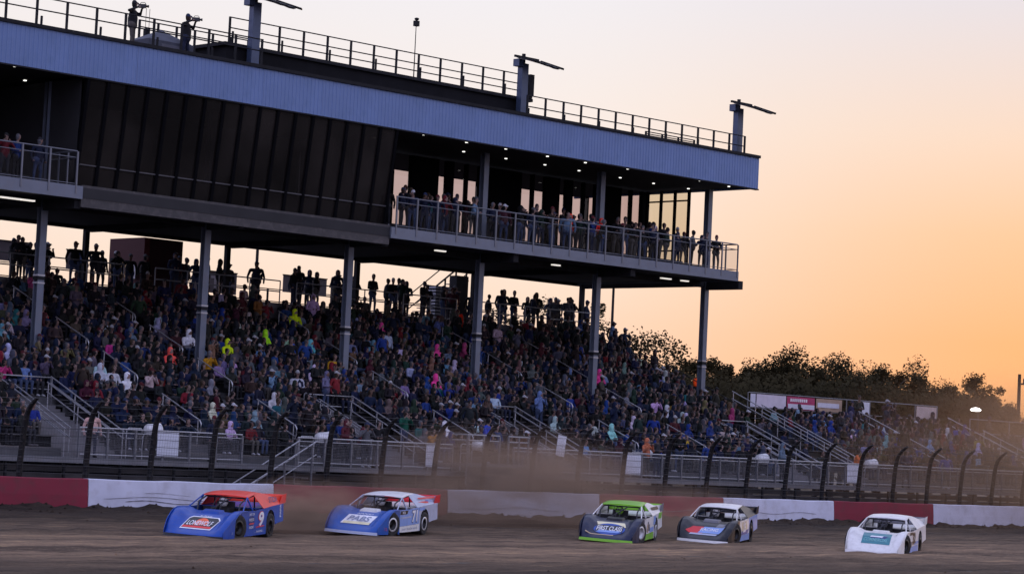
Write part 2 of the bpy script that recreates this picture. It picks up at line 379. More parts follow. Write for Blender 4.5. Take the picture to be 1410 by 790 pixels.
for i, (a, b) in enumerate(VOIDS):
    for s_, x in (('left', a + .03), ('right', b - .03)):
        sloped_rail('stair_handrail', 'pale double bar handrail on the %s side of the %s stair well' % (s_, SW[i]), x, ROW0 - .2, row_y(VY) + .1, 0, (1.05, .8), 'stair well handrails', whiterail, 4, False, zst)
        sloped_rail('stair_handrail', 'inner pale handrail near the %s edge of the %s stair well' % (s_, SW[i]), x + (.42 if s_ == 'left' else -.42), ROW0 + .1, row_y(VY) - .3, 0, (.98, .62), 'stair well handrails', whiterail, 3, False, zst)
    o = empty('stair_head_rail', 'pale cross rail at the head of the %s stair well' % SW[i], 'handrail', (a, row_y(VY) + .15, row_z(VY) - RH), 0, 'stair head rails')
    MB().tube([(0, 0, 0), (0, 0, 1.05), (b - a, 0, 1.05), (b - a, 0, 0)], .026, 7).obj('rail', whiterail, o); MB().tube([(0, 0, .6), (b - a, 0, .6)], .022, 7).obj('rail', whiterail, o)
# short hooked handrails up the seating aisles
for i, x in enumerate(AISLES):
    for k, (j0, j1) in enumerate(((1, 4.2), (6.5, 9.5), (11, 14), (15.5, 18.3))):
        sloped_rail('aisle_handrail', 'short hooked pale handrail, %s up the %s seating aisle from the left' % (ORD[k + 1], ORD[i + 1]), x, row_y(j0), row_y(j1), 0, (.92, .5) if k == 0 else (.92,), 'hooked aisle handrails', whiterail, 2)

# ------------------------------------------------------------------ walkway in front of the bleachers
walk = empty('walkway', 'narrow raised metal walkway along the foot of the bleachers', 'walkway', (69, 72.5, 0))
boxobj('deck', (MX0 - 69, -.1, WZ - .10), (131 - 69, 1.49, WZ), mat('walkway_grating', (.075, .075, .08), .7, .2, .2, 2), walk)
boxobj('edge_beam', (MX0 - 69, -.16, WZ - .2), (131 - 69, -.104, WZ - .01), steel, walk)
for z in (1.35, 1.08, .8, .52, .24):
    boxobj('board', (MX0 - 69, .25 + .02 * math.sin(z * 9), z - .11), (131 - 69, .29 + .02 * math.sin(z * 9), z + .1), mat('skirt_board', (.045, .042, .042), .8, 0, .4, 1), walk)
x = MX0 + .4
while x < 130:
    boxobj('leg', (x - 69, -.03, 0), (x - 69 + .08, .06, WZ - .104), darksteel, walk); x += 2.4
def mesh_mat(name, a):
    m = bpy.data.materials.new(name); m.use_nodes = True; n = m.node_tree.nodes; L = m.node_tree.links
    b = n['Principled BSDF']; b.inputs['Base Color'].default_value = (.20, .20, .22, 1); b.inputs['Roughness'].default_value = .5; b.inputs['Metallic'].default_value = .4
    t = n.new('ShaderNodeTexCoord'); w_ = n.new('ShaderNodeTexBrick'); w_.offset = 0; w_.inputs['Scale'].default_value = 1
    mp = n.new('ShaderNodeMapping'); mp.inputs['Rotation'].default_value = (math.pi / 2, 0, 0); L.new(t.outputs['Object'], mp.inputs[0])
    L.new(mp.outputs[0], w_.inputs[0]); w_.inputs['Brick Width'].default_value = .06; w_.inputs['Row Height'].default_value = .06; w_.inputs['Mortar Size'].default_value = .0045 * a
    w_.inputs['Color1'].default_value = (0, 0, 0, 1); w_.inputs['Color2'].default_value = (0, 0, 0, 1); w_.inputs['Mortar'].default_value = (1, 1, 1, 1)
    L.new(w_.outputs[0], b.inputs['Alpha']); return m
chain = mesh_mat('chain_link', .9)
wr = empty('walkway_railing', 'long pale guard railing with mesh infill along the front walkway', 'railing', (69, 72.5, WZ))
R0, R1 = 50.6, 130.0
GAP = [(57.9, 60.6), (68.7, 72.2)]
def in_gap(x): return any(a < x < b for a, b in GAP)
edges = [R0] + [q for g_ in GAP for q in g_] + [R1]
for k in range(0, len(edges), 2):
    a, b = edges[k], edges[k + 1]
    for z, r in ((1.06, .032), (.92, .022), (.12, .022)):
        MB().tube([(a - 69, 0, z), (b - 69, 0, z)], r, 7).obj('rail', whiterail, wr)
    n = max(1, int(round((b - a) / 1.32)))
    for i in range(n + 1):
        x = a + (b - a) * i / n - 69
        boxobj('post', (x - .04, -.05, -.22), (x + .04, .03, 1.03), steel, wr)
        if i < n:
            pn = MB().add([(x + .05, .02, .14), (x + (b - a) / n - .05, .02, .14), (x + (b - a) / n - .05, .02, .91), (x + .05, .02, .91)], [(0, 1, 2, 3)])
            pn.obj('mesh_panel', chain, wr)
# raised landing with its own rails, above the flag stand steps
ld = empty('landing', 'raised landing with pale top rails in front of the third stair well', 'platform', (68.7, 72.4, WZ))
boxobj('floor', (0, -.8, .25), (3.5, .1, .36), steel, ld)
boxobj('front_board', (0, -.82, -.9), (3.5, -.78, .22), mat('skirt_board', (.045, .042, .042), .8), ld)
for z in (1.5, 1.28): 
    for a, b in (((0, -.78, z), (1.8, -.78, z)), ((2.3, -.78, z), (3.45, -.78, z)), ((0, -.78, z), (0, .1, z)), ((3.45, -.78, z), (3.45, .1, z))):
        MB().tube([a, b], .027, 7).obj('rail', whiterail, ld)
for x in (0, .9, 1.8, 2.3, 2.9, 3.45): boxobj('post', (x - .035, -.815, -.5), (x + .035, -.75, 1.48), steel, ld)
# steps from the walkway down to the ground, falling to the left
fs = empty('front_steps', 'steep metal steps with pale handrails below the gap in the walkway railing', 'steps', (57.6, 71.9, 0))
for k in range(8):
    z = WZ - .22 * k - .2; x = 2.7 - .36 * k
    boxobj('step', (x, -.5, z - .05), (x + .34, .45, z), alu, fs)
for y in (-.52, .47):
    MB().tube([(3.0, y, WZ + .95), (-.4, y, -.15 + 1.0)], .028, 7).obj('handrail', whiterail, fs)
    MB().tube([(3.0, y, WZ + .45), (-.4, y, -.15 + .5)], .022, 7).obj('handrail', whiterail, fs)
    for k in range(3):
        x = .2 + 1.3 * k; boxobj('post', (x - .03, y - .03, 0), (x + .03, y + .03, WZ + .95 - (3.0 - x) * .56), steel, fs)

# ------------------------------------------------------------------ suite building on columns over the seats
CX = [46.9, 54.9, 63.0, 70.9, 78.9, 86.8, 94.8]
YF, YC, YR = 79.4, 82.0, 90.6
ZS0, ZS1, ZF0, ZF1 = 11.65, 12.05, 16.35, 17.9
sb = empty('suite_building', 'long steel suite building on columns with blue ribbed roof fascia and dark press box', 'building', (69, 82, 0))
def L3(x, y, z): return (x - 69, y - 82, z)
def sbox(name, a, b, m, p=sb): return boxobj(name, L3(*a), L3(*b), m, p)
for i, x in enumerate(CX):
    b = MB(); b.box(L3(x - .15, YC - .15, 0), L3(x + .15, YC - .12, ZF0 - .01)); b.box(L3(x - .15, YC + .12, 0), L3(x + .15, YC + .15, ZF0 - .01)); b.box(L3(x - .02, YC - .117, 0), L3(x + .02, YC + .117, ZF0 - .01))
    c = b.obj('column', colsteel, sb)
    zc = [8.2, 8.35, 7.75, 7.4, 7.65, 7.3, 7.3][i]
    for dz, m in ((0, whiterail), (.30, whiterail), (.15, darksteel)):
        boxobj('collar', L3(x - .17, YC - .17, zc + dz), L3(x + .17, YC + .17, zc + dz + (.06 if m is whiterail else .13)), m, c)
    rc = MB().box(L3(x - .11, YR - .11, 0), L3(x + .11, YR + .11, ZF0 - .01)).obj('rear_column', darksteel, sb)
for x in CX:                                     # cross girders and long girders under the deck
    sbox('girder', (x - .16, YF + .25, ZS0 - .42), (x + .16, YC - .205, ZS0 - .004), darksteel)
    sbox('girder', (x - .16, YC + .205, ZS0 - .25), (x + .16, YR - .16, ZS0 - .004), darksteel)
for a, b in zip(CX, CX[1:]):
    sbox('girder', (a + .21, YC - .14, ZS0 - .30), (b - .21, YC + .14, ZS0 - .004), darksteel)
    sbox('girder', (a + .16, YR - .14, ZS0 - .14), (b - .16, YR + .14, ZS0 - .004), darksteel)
X0, XE = 38.0, 94.2
PB0, PB1 = 54.95, 71.1
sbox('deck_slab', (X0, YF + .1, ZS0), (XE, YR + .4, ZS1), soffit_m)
chan = mat('deck_channel', (0.144, 0.162, 0.2016), .5, .2, .08, 2, dirt=(.16, .14, .14), dirt_amt=.3)
dkchan = mat('press_box_sill', (0.0455, 0.042, 0.0434), .6, .2, .15, 2, dirt=(.2, .17, .16), dirt_amt=.25)
sbox('edge_channel', (X0, YF, ZS0 - .06), (PB0 - .02, YF + .097, ZS1 + .04), chan)
sbox('edge_channel', (PB1 - .1, YF, ZS0 - .06), (XE, YF + .097, ZS1 + .02), chan)
sbox('end_channel', (XE + .003, YF, ZS0 - .06), (XE + .1, YR, ZS1 + .02), chan)
sbox('press_box_sill', (PB0, YF + .12, ZS0 - .35), (PB1 - .104, YF + .6, ZS1 + .10), dkchan)
sbox('press_box_floor', (PB0, YF + .603, ZS1 + .005), (PB1, YR, ZS1 + .095), soffit_m)
# press box: canted dark panes between mullions
def glass_mat(name, tint, refl=.9, rough=.03, film=None):
    m = bpy.data.materials.new(name); m.use_nodes = True; n = m.node_tree.nodes; L = m.node_tree.links; n.remove(n['Principled BSDF'])
    t = n.new('ShaderNodeBsdfTransparent'); t.inputs[0].default_value = (*tint, 1)
    g_ = n.new('ShaderNodeBsdfGlossy'); g_.inputs['Roughness'].default_value = rough; g_.inputs[0].default_value = (refl,) * 3 + (1,)
    f = n.new('ShaderNodeFresnel'); f.inputs[0].default_value = 1.5; x = n.new('ShaderNodeMixShader')
    src = t.outputs[0]
    if film:                                    # patchy brown diffuse layer mixed over the transparent glass
        df = n.new('ShaderNodeBsdfDiffuse'); df.inputs[0].default_value = (*film, 1); mz = n.new('ShaderNodeMixShader'); tc_ = n.new('ShaderNodeTexCoord'); nz = n.new('ShaderNodeTexNoise'); nz.inputs['Scale'].default_value = .35; nz.inputs['Detail'].default_value = 7
        L.new(tc_.outputs['Object'], nz.inputs[0]); mr = n.new('ShaderNodeMapRange'); L.new(nz.outputs[0], mr.inputs[0]); mr.inputs[1].default_value = .38; mr.inputs[2].default_value = .72; mr.inputs[3].default_value = .25; mr.inputs[4].default_value = .85
        L.new(mr.outputs[0], mz.inputs[0]); L.new(src, mz.inputs[1]); L.new(df.outputs[0], mz.inputs[2]); src = mz.outputs[0]
    L.new(f.outputs[0], x.inputs[0]); L.new(src, x.inputs[1]); L.new(g_.outputs[0], x.inputs[2]); L.new(x.outputs[0], n['Material Output'].inputs[0])
    return m
pglass = glass_mat('press_box_glass', (.30, .27, .27), .45, .08, (.034, .028, .024)); sglass = glass_mat('suite_glass', (.50, .41, .43), .5); clearg = glass_mat('clear_panel', (.80, .82, .86), .12)
mull = mat('dark_mullion', (.004, .004, .005), .85, 0, spec=.04)
NP = 17; PW = (PB1 - PB0) / NP
B0, B1 = (80.05, ZS1 + .10), (79.5, ZF0 - .02)
for i in range(NP):
    a, b = PB0 + PW * i + .07, PB0 + PW * (i + 1) - .07
    p = MB().add([L3(a, B0[0], B0[1]), L3(b, B0[0], B0[1]), L3(b, B1[0], B1[1]), L3(a, B1[0], B1[1])], [(0, 1, 2, 3)]); p.obj('pane', pglass, sb)
for i in range(NP + 1):
    x = PB0 + PW * i; MB().bar(L3(x, B0[0] + .02, B0[1]), L3(x, B1[0] + .02, B1[1]), .14, .2).obj('mullion', mull, sb)
tr = .20
MB().bar(L3(PB0, B0[0] + (B1[0] - B0[0]) * tr - .03, B0[1] + (B1[1] - B0[1]) * tr), L3(PB1, B0[0] + (B1[0] - B0[0]) * tr - .03, B0[1] + (B1[1] - B0[1]) * tr), .05, .05).obj('transom', mat('dim_transom', (.05, .047, .05), .6), sb)
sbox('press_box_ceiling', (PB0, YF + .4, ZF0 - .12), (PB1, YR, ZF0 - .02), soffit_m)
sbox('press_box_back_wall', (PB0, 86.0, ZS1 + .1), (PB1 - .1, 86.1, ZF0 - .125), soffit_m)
sbox('press_box_counter', (PB0 + .1, 80.8, 12.2), (PB1 - .2, 81.4, 13.0), soffit_m)
sbox('partition', (PB0 - .08, 79.9, ZS1 + .06), (PB0 - .005, 86.0, ZF0 - .02), soffit_m)
pe = MB().add([L3(PB1 + .03, 80.1, ZS1 + .1), L3(PB1 + .03, 86, ZS1 + .1), L3(PB1 + .03, 86, ZF0 - .14), L3(PB1 + .03, 79.65, ZF0 - .14)], [(3, 2, 1, 0)]); pe.obj('pane', pglass, sb)
for y in (81.8, 83.6, 85.4): sbox('mullion', (PB1 - .04, y, ZS1 + .1), (PB1 + .06, y + .12, ZF0 - .14), mull)
# balcony tiers and the glazed suite front
tier_m = mat('balcony_concrete', (.035, .033, .035), .85, 0, .15, 2)
for k, (y0, y1) in enumerate(((81.3, 83.0), (83.0, 86.0))):
    sbox('balcony_tier', (PB1 + .1, y0, ZS1 + .003), (XE - .05, y1, ZS1 + .3 * (k + 1)), tier_m)
    sbox('balcony_tier', (X0, y0, ZS1 + .003), (PB0 - .1, y1, ZS1 + .3 * (k + 1)), tier_m)
WN = [(76.9, 78.0), (79.75, 80.3), (80.75, 81.6), (81.7, 82.5), (85.35, 86.15), (86.25, 87.05), (88.05, 88.55), (89.0, 89.8), (89.9, 90.7), (92.6, 93.35), (93.45, 94.2)]
YW = 86.0
x = PB1 + .1
for a, b in WN + [(94.75, None)]:
    if a - x > .02: sbox('pier', (x, YW, ZS1 + .6), (a, YW + .25, ZF0 - .01), mull)
    if b:
        MB().add([L3(a, YW + .1, ZS1 + .6), L3(b, YW + .1, ZS1 + .6), L3(b, YW + .1, ZF0 - .01), L3(a, YW + .1, ZF0 - .01)], [(0, 1, 2, 3)]).obj('pane', sglass, sb); x = b
x = X0
sbox('pier', (X0, YW, ZS1 + .6), (PB0 - .09, YW + .25, ZF0 - .01), mull)
endg = glass_mat('end_glass', (.72, .68, .55), .6)
for y in (82.9, 83.85, 84.8, 85.75): sbox('end_mullion', (94.32, y, ZS1 + .03), (94.45, y + .12, ZF0 - .01), mull)
for z in (13.2, 15.75): sbox('end_transom', (94.33, 83.03, z), (94.44, 85.74, z + .07), mull)
for y in (83.03, 83.98, 84.93): MB().add([L3(94.38, y, ZS1 + .05), L3(94.38, y + .81, ZS1 + .05), L3(94.38, y + .81, ZF0 - .02), L3(94.38, y, ZF0 - .02)], [(3, 2, 1, 0)]).obj('pane', endg, sb)
# balcony railings
def deck_rail(name, a, b, ret=0):
    r = bpy.data.objects.new(name, None); COL.objects.link(r); r.parent = sb
    y = YF + .05
    for z, rr in ((13.42, .032), (13.17, .022), (12.16, .02)):
        MB().tube([L3(a, y, z), L3(b, y, z)] , rr, 7).obj('rail', rail_m, r)
        if ret: MB().tube([L3(b, y + .04, z), L3(b, y + ret, z)], rr, 7).obj('rail', rail_m, r)
    n = int(round((b - a) / 1.22))
    for i in range(n + 1):
        x = a + (b - a) * i / n
        boxobj('post', L3(x - .035, y - .075, ZS0 + .12), L3(x + .035, y - .02, 13.40), rail_m, r)
        if i < n: MB().add([L3(x + .05, y, 12.2), L3(x + (b - a) / n - .05, y, 12.2), L3(x + (b - a) / n - .05, y, 13.12), L3(x + .05, y, 13.12)], [(0, 1, 2, 3)]).obj('infill_panel', clearg, r)
    if ret:
        for k in (1, 2, 3): boxobj('post', L3(b - .03, y + ret * k / 3 - .03, ZS1), L3(b + .03, y + ret * k / 3 + .03, 13.40), rail_m, r)
    return r
deck_rail('balcony_railing', PB1 + .15, XE - .02, 2.2)
deck_rail('balcony_railing', X0 + .3, PB0 - .35, 1.8)
# roof: ribbed fascia sheets, soffit, deck
fas = mat('fascia_paint', (.12, .19, .37), .42, .15, .07, .6, dirt=(.07, .13, .24), dirt_amt=.35)
sbox('roof_deck', (X0, YF + .1, ZF0 + .1), (95.5, 92.2, ZF1 - .02), soffit_m)
PWF = 3.2
rib = MB(); n = 16; v = []; f = []
for k in range(n):                                  # trapezoid ribs
    x = k * PWF / n; p = PWF / n
    for dx, dy in ((0, 0), (.62, 0), (.70, -.02), (.90, -.02), (.98, 0)): v.append((x + dx * p, dy))
v.append((PWF - .012, 0)); m_ = len(v); vv = [(x, y, 0) for x, y in v] + [(x, y, ZF1 - ZF0) for x, y in v]
for k in range(m_ - 1): f.append((k, k + 1, m_ + k + 1, m_ + k))
rib.add(vv, f); rme = rib.mesh('fascia_sheet'); rme.materials.append(fas)
x = 95.6 - PWF
while x > X0 - 1:
    o = link('fascia_sheet', rme, None, sb); o.location = L3(x, YF + .06 + rnd.uniform(-.006, .006), ZF0); x -= PWF
sbox('fascia_trim', (X0, YF - .04, ZF1 + .002), (95.62, YF + .5, ZF1 + .14), darksteel)
sbox('fascia_drip', (X0, YF - .01, ZF0 - .06), (95.6, YF + .2, ZF0 - .003), darksteel)
sbox('end_fascia', (95.51, YF + .1, ZF0), (95.6, 92.2, ZF1), fas)
lamp_m = mat('lit_lamp', (.9, .9, .9), .5, 0, 0, 1, emit=(1, .97, .9), emit_s=.25)
lamp2_m = mat('lit_tube', (.9, .9, .9), .5, 0, 0, 1, emit=(1, .93, .82), emit_s=.09)
for x in [44 + 2.67 * k for k in range(20)]:
    for y in (80.4, 83.2):
        if rnd.random() < .85: MB().lathe([(0.001, 0), (.065, 0), (.065, .03), (.001, .03)], 'z', 12, c=L3(x + rnd.uniform(-.3, .3), y + rnd.uniform(-.2, .2), ZF0 + .06)).obj('soffit_lamp', lamp_m, sb)
for px, ln in ((12, 1.0), (38, .6), (265, .4), (430, .8), (610, .6), (770, .5), (922, .7), (948, .5)):
    p = on_y(px, 300, 80.2); d = MB().box((p.x - 69 - ln / 2, 80.2 - 82, ZS0 - .30), (p.x - 69 + ln / 2, 80.35 - 82, ZS0 - .24)); d.obj('tube_lamp', lamp2_m, sb)
# roof podium
sbox('roof_podium', (64.6, 83.4, ZF1), (82.9, 89.5, 19.35), mat('podium_cladding', (.010, .010, .012), .8, 0, .2, 1, spec=.1)); sbox('podium_cap', (64.4, 83.25, 19.353), (83.1, 89.6, 19.5), darksteel)
sbox('roof_step', (60.5, 82.6, ZF1), (64.57, 86, 18.55), mat('podium_cladding', (.010, .010, .012), .8, 0, .2, 1, spec=.1))
# ------------------------------------------------------------------ roof railings, masts and people's gear
def level_rail(name, label, a, b, y, z0, hgt, step, rails=(1, .55), m=darksteel, stubs=True, group=None, pw_=.04):
    o = empty(name, label, 'railing', (a, y, z0), 0, group)
    for k in rails: MB().tube([(0, 0, hgt * k), (b - a, 0, hgt * k)], .028, 6).obj('rail', m, o)
    n = int(round((b - a) / step))
    for i in range(n + 1):
        x = (b - a) * i / n; boxobj('post', (x - pw_, -pw_, 0), (x + pw_, pw_, hgt + .02), m, o)
        if stubs and i < n and i % 2 == 0: boxobj('stub', (x + .45, .35, 0), (x + .52, .42, hgt * .55), m, o)
    return o
level_rail('roof_railing', 'dark roof guard rail above the left end of the blue fascia', 42, 64.3, 80.6, ZF1, 1.42, 1.42, (1, .66))
level_rail('roof_railing', 'dark guard rail on the raised roof podium', 64.8, 82.7, 83.5, 19.5, 1.12, 1.36, (1, .6, .3))
level_rail('roof_railing', 'low dark guard rail at the right end of the roof', 79.7, 95.3, 80.2, ZF1, 1.12, 1.24, (1, .55))
level_rail('roof_railing', 'second dark rail running behind the left roof guard rail', 60.6, 66.4, 84.2, 18.55, 1.35, 1.0, (1, .8, .2), stubs=False)
level_rail('roof_railing', 'short return rail below the roof lamp mast at the right end', 91.5, 95.2, 83.5, ZF1, 1.1, 1.2, (1, .9), stubs=False)
mastm = mat('mast_paint', (.05, .07, .12), .4, .3, .15, 3)
def lamp_mast(label, x, y, z0, z1, wdt=.42):
    o = empty('roof_lamp_mast', label, 'lamp mast', (x, y, z0), 0, 'floodlight masts on the grandstand roof'); H = z1 - z0
    b = MB(); b.box((-wdt / 2, -.16, 0), (wdt / 2, .16, H - .25)); b.obj('mast', mastm, o)
    boxobj('head_box', (-wdt / 2 - .28, -.2, H - .42), (-wdt / 2 - .003, .2, H - .08), mastm, o)
    MB().bar((-.65, -.05, H + .04), (.95, -.05, H + .04), .10, .10).obj('cross_arm', darksteel, o)
    MB().tube([(0, 0, H - .26), (0, 0, H + .22)], .09, 8).obj('mast_top', darksteel, o)
    for k in range(4):
        xx = -.5 + .46 * k
        MB().tube([(xx, -.05, H + .02), (xx, -.25, H - .06)], .03, 6).obj('bracket', darksteel, o)
        q = MB().bar((xx + .03, -.2, H - .04), (xx + .12, -1.25, H - .28 - .05 * k), .42, .06); l = q.obj('floodlight', darksteel, o)
        MB().bar((xx + .03, -.22, H - .085), (xx + .115, -1.2, H - .315 - .05 * k), .36, .012).obj('lens', mat('lamp_lens', (.25, .25, .28), .2), l)
    q = MB().bar((.95, -.2, H - .02), (1.75, -1.0, H - .35), .34, .05).obj('floodlight', darksteel, o)
    return o
lamp_mast('tall lamp mast with tilted floodlights standing on the left of the roof podium', 65.75, 83.0, ZF1, 21.6)
lamp_mast('lamp mast with tilted floodlights at the right end of the roof podium', 82.1, 83.0, ZF1, 21.3)
lamp_mast('lamp mast at the far right end of the roof above the fascia corner', 95.2, 80.6, ZF1, 20.7)
o = empty('podium_cabinet', 'narrow dark cabinet beside the middle roof lamp mast', 'cabinet', (82.9, 83.3, 19.5))
boxobj('case', (-.14, -.15, .1), (.14, .15, 1.15), darksteel, o); boxobj('foot', (-.10, -.1, 0), (.1, .1, .097), darksteel, o)
o = empty('camera_pole', 'thin pole with a small camera above the roof podium', 'pole', (76.0, 84.0, 19.5))
MB().tube([(0, 0, 0), (0, 0, 2.62)], [.03, .018], 6).obj('pole', darksteel, o); boxobj('camera_head', (-.10, -.10, 2.5), (.12, .1, 2.75), darksteel, o)
MB().lathe([(.001, 0), (.10, .05), (.11, .12), (.001, .16)], 'z', 10, c=(.02, 0, 2.75)).obj('dome', darksteel, o)
o = empty('roof_antenna', 'pair of thin whip antennas behind the left roof railing', 'antenna', (61.2, 84.5, ZF1))
boxobj('mount', (-.12, -.08, 0), (.12, .08, 1.75), darksteel, o)
for dx in (-.08, .1): MB().tube([(dx, 0, 1.7), (dx, 0, 2.6)], .012, 5).obj('whip', darksteel, o)
o = empty('roof_tent', 'small dark grey peaked equipment tent between the two cameramen', 'tent', (60.4, 82.4, ZF1))
tn = MB(); tn.add([(-1.1, -.7, 0), (1.1, -.7, 0), (1.1, .7, 0), (-1.1, .7, 0), (-1.15, -.75, .82), (1.15, -.75, .82), (1.15, .75, .82), (-1.15, .75, .82), (0, 0, 1.38)],
    [(0, 1, 5, 4), (1, 2, 6, 5), (2, 3, 7, 6), (3, 0, 4, 7), (4, 5, 8), (5, 6, 8), (6, 7, 8), (7, 4, 8)]); tn.obj('canopy', mat('tent_cloth', (.06, .065, .085), .8, 0, .2, 2), o)
boxobj('front_flap', (-.5, -.76, .1), (.5, -.705, .7), mat('tent_flap', (.10, .10, .12), .8), o)

# ------------------------------------------------------------------ concourse behind the seats
ZC = 9.0; YCC = row_y(NR)            # 89.2
con = empty('concourse', 'concrete concourse deck along the top of the bleachers', 'concourse', (69, YCC, 0))
boxobj('deck', (MX0 - 69, .02, ZC - .3), (MX1 - 69, 8.5, ZC), concrete, con); boxobj('front_upstand', (MX0 - 69, .0, row_z(NR - 1) - .02), (MX1 - 69, .017, ZC - .02), concrete, con)
def conc_rail(label, a, b):
    o = empty('concourse_railing', label, 'railing', (a, YCC + .25, ZC), 0, 'concourse railings')
    for z in (1.05, .55): MB().tube([(0, 0, z), (b - a, 0, z)], .03, 7).obj('rail', steel, o)
    n = max(1, int(round((b - a) / 2.0)))
    for i in range(n + 1): MB().tube([((b - a) * i / n, 0, 0), ((b - a) * i / n, 0, 1.03)], .03, 7).obj('post', steel, o)
for i, (a, b, t) in enumerate(((52.5, 64.3, 'behind the left two columns'), (66, 73.2, 'left of the third column'), (74.2, 80.6, 'between the third and fourth columns'), (81.0, 84.6, 'beside the fourth column'), (85.8, 94.9, 'at the right end of the seats'))):
    conc_rail('steel concourse rail ' + t, a, b)
# end rail of the main bleachers against the sky
sloped_rail('end_railing', 'dark sloping guard rail down the right end of the main bleachers', MX1 - .1, row_y(2), row_y(NR), 0, (1.12, .62), None, darksteel, 9, False)
sloped_rail('end_railing', 'pale lower sloping rail beside the second stand', MX1 + 1.6, row_y(0), row_y(10), 0, (1.1, .72), None, whiterail, 6, False)
# rear guard rail with advertising boards seen from behind
level_rail('rear_railing', 'thin rear guard rail of the concourse against the sunset', 55, 95, YCC + 8.3, ZC, 1.25, 2.6, (1, .5), darksteel, False)
brd = mat('board_back', (.16, .13, .135), .7, 0, .15, 2); 
def back_board(px0, px1, z0, z1, label, Y=YCC + 8.1, text=None):
    a, b = on_y(px0, 350, Y).x, on_y(px1, 350, Y).x
    o = empty('advertising_board', label, 'board', ((a + b) / 2, Y, z0), 0, 'boards hung on the concourse rear rail')
    hw = (b - a) / 2; boxobj('panel', (-hw, 0, 0), (hw, .03, z1 - z0), brd, o); boxobj('frame', (-hw - .03, -.03, z1 - z0), (hw + .03, .05, z1 - z0 + .05), darksteel, o)
    return o
back_board(-30, 40, 10.3, 11.2, 'grey board on the rear rail at the far left of the concourse')
back_board(92, 122, 10.2, 11.1, 'pale board on the rear rail behind the leftmost column')
tb = back_board(268, 328, 9.75, 10.8, 'board with a large letter T on the rear rail right of the brick kiosk')
back_board(392, 452, 10.15, 11.0, 'long board on the rear rail behind standing spectators')
# brick kiosk with signs
KY = YCC + 3.0
brick = bpy.data.materials.new('kiosk_brick'); brick.use_nodes = True
_n = brick.node_tree.nodes; _L = brick.node_tree.links; _t = _n.new('ShaderNodeTexCoord'); _m = _n.new('ShaderNodeMapping'); _m.inputs['Rotation'].default_value = (math.pi / 2, 0, math.pi / 2); _b = _n.new('ShaderNodeTexBrick')
_L.new(_t.outputs['Object'], _m.inputs[0]); _L.new(_m.outputs[0], _b.inputs[0]); _b.inputs['Scale'].default_value = 3
_b.inputs['Color1'].default_value = (.16, .022, .026, 1); _b.inputs['Color2'].default_value = (.12, .017, .020, 1); _b.inputs['Mortar'].default_value = (.07, .025, .025, 1); _L.new(_b.outputs[0], _n['Principled BSDF'].inputs[0]); _n['Principled BSDF'].inputs['Roughness'].default_value = .9
ka, kc = on_y(200, 320, KY).x, on_y(253, 320, KY).x; kh = ZS0 - ZC - .03; KD = 2.7
ks = empty('brick_kiosk', 'dark red brick block behind the concourse left of the second column', 'kiosk', (ka, KY, ZC))
boxobj('wall', (0, 0, 0), (.3, KD, kh), brick, ks); boxobj('front_wall', (.303, .0, 0), (kc - ka, KD, kh), mat('kiosk_front', (.035, .010, .012), .9), ks)
sgm = mat('menu_sign', (.30, .19, .06), .6, 0, .2, 6)
for y0, y1, z in ((2.2, 2.55, 1.25), (1.1, 1.85, 1.25), (1.2, 1.8, .82), (2.2, 2.5, .8)): boxobj('menu_sign', (-.06, y0, z), (-.005, y1, z + .30), sgm, ks)
MB().add([(-.25, .25, .70), (-.05, .95, .75), (-.05, .9, 1.35), (-.22, .3, 1.40)], [(0, 1, 2, 3), (3, 2, 1, 0)]).obj('white_banner', mat('kiosk_banner', (.42, .40, .42), .7, 0, .35, 8), ks)
# steel stair to the suites behind the concourse
stx = on_y(560, 380, YCC + 5).x; ss = empty('suite_stair', 'steel stair with diagonal rails rising behind the third column gap', 'stair', (stx, YCC + 5, ZC))
for k in range(12): boxobj('step', (.5 + .28 * k, -.6, .2 + .2 * k), (.5 + .28 * k + .3, .6, .24 + .2 * k), alu, ss)
for y in (-.65, .65):
    for dz in (1.0, .3): MB().tube([(.2, y, dz), (4.2, y, dz + 2.85)], .03, 6).obj('rail', darksteel, ss)
for k in range(6): boxobj('post', (.6 + .75 * k, -.69, .2), (.66 + .75 * k, -.61, 1.3 + .54 * k), darksteel, ss)
sth = empty('stair_housing', 'pale louvred stair housing behind the fourth column', 'housing', (on_y(600, 400, YCC + 4).x, YCC + 4, ZC))
for k in range(11): boxobj('louvre', (0, 0, .12 + .17 * k), (1.5 + .0 * k, .6, .12 + .17 * k + .10), mat('louvre_paint', (.30, .30, .34), .5), sth)
boxobj('back_panel', (.02, .604, .1), (1.48, .66, 2.0), darksteel, sth); boxobj('dark_side', (1.504, .05, 0), (2.35, .6, ZS0 - ZC - .05), darksteel, sth)
# tall multi-head lamps beyond the stand
lh = mat('lit_street_lamp', (.8, .85, .8), .4, 0, 0, 1, emit=(.75, .95, .85), emit_s=.035)
def lot_light(label, px, py, Y):
    p = on_y(px, py, Y); o = empty('car_park_lamp', label, 'street lamp', (p.x, Y, 0), 0, 'lamps beyond the stand')
    MB().tube([(0, 0, 0), (0, 0, p.z)], [.14, .09], 8).obj('pole', darksteel, o)
    for dx in (-1.0, -.45, .45, 1.0):
        MB().tube([(0, 0, p.z - .05), (dx * .8, -.3 * abs(dx), p.z + .12)], .05, 6).obj('arm', darksteel, o)
        MB().lathe([(.001, .16), (.25, .10), (.40, -.08), (.36, -.12), (.001, -.14)], 'z', 12, c=(dx, -.3 * abs(dx), p.z + .12)).obj('lamp_head', lh, o)
lot_light('four headed lamp on a pole seen between the second and third columns', 355, 338, 118)
lot_light('four headed lamp on a thin pole right of the fifth column', 845, 395, 122)
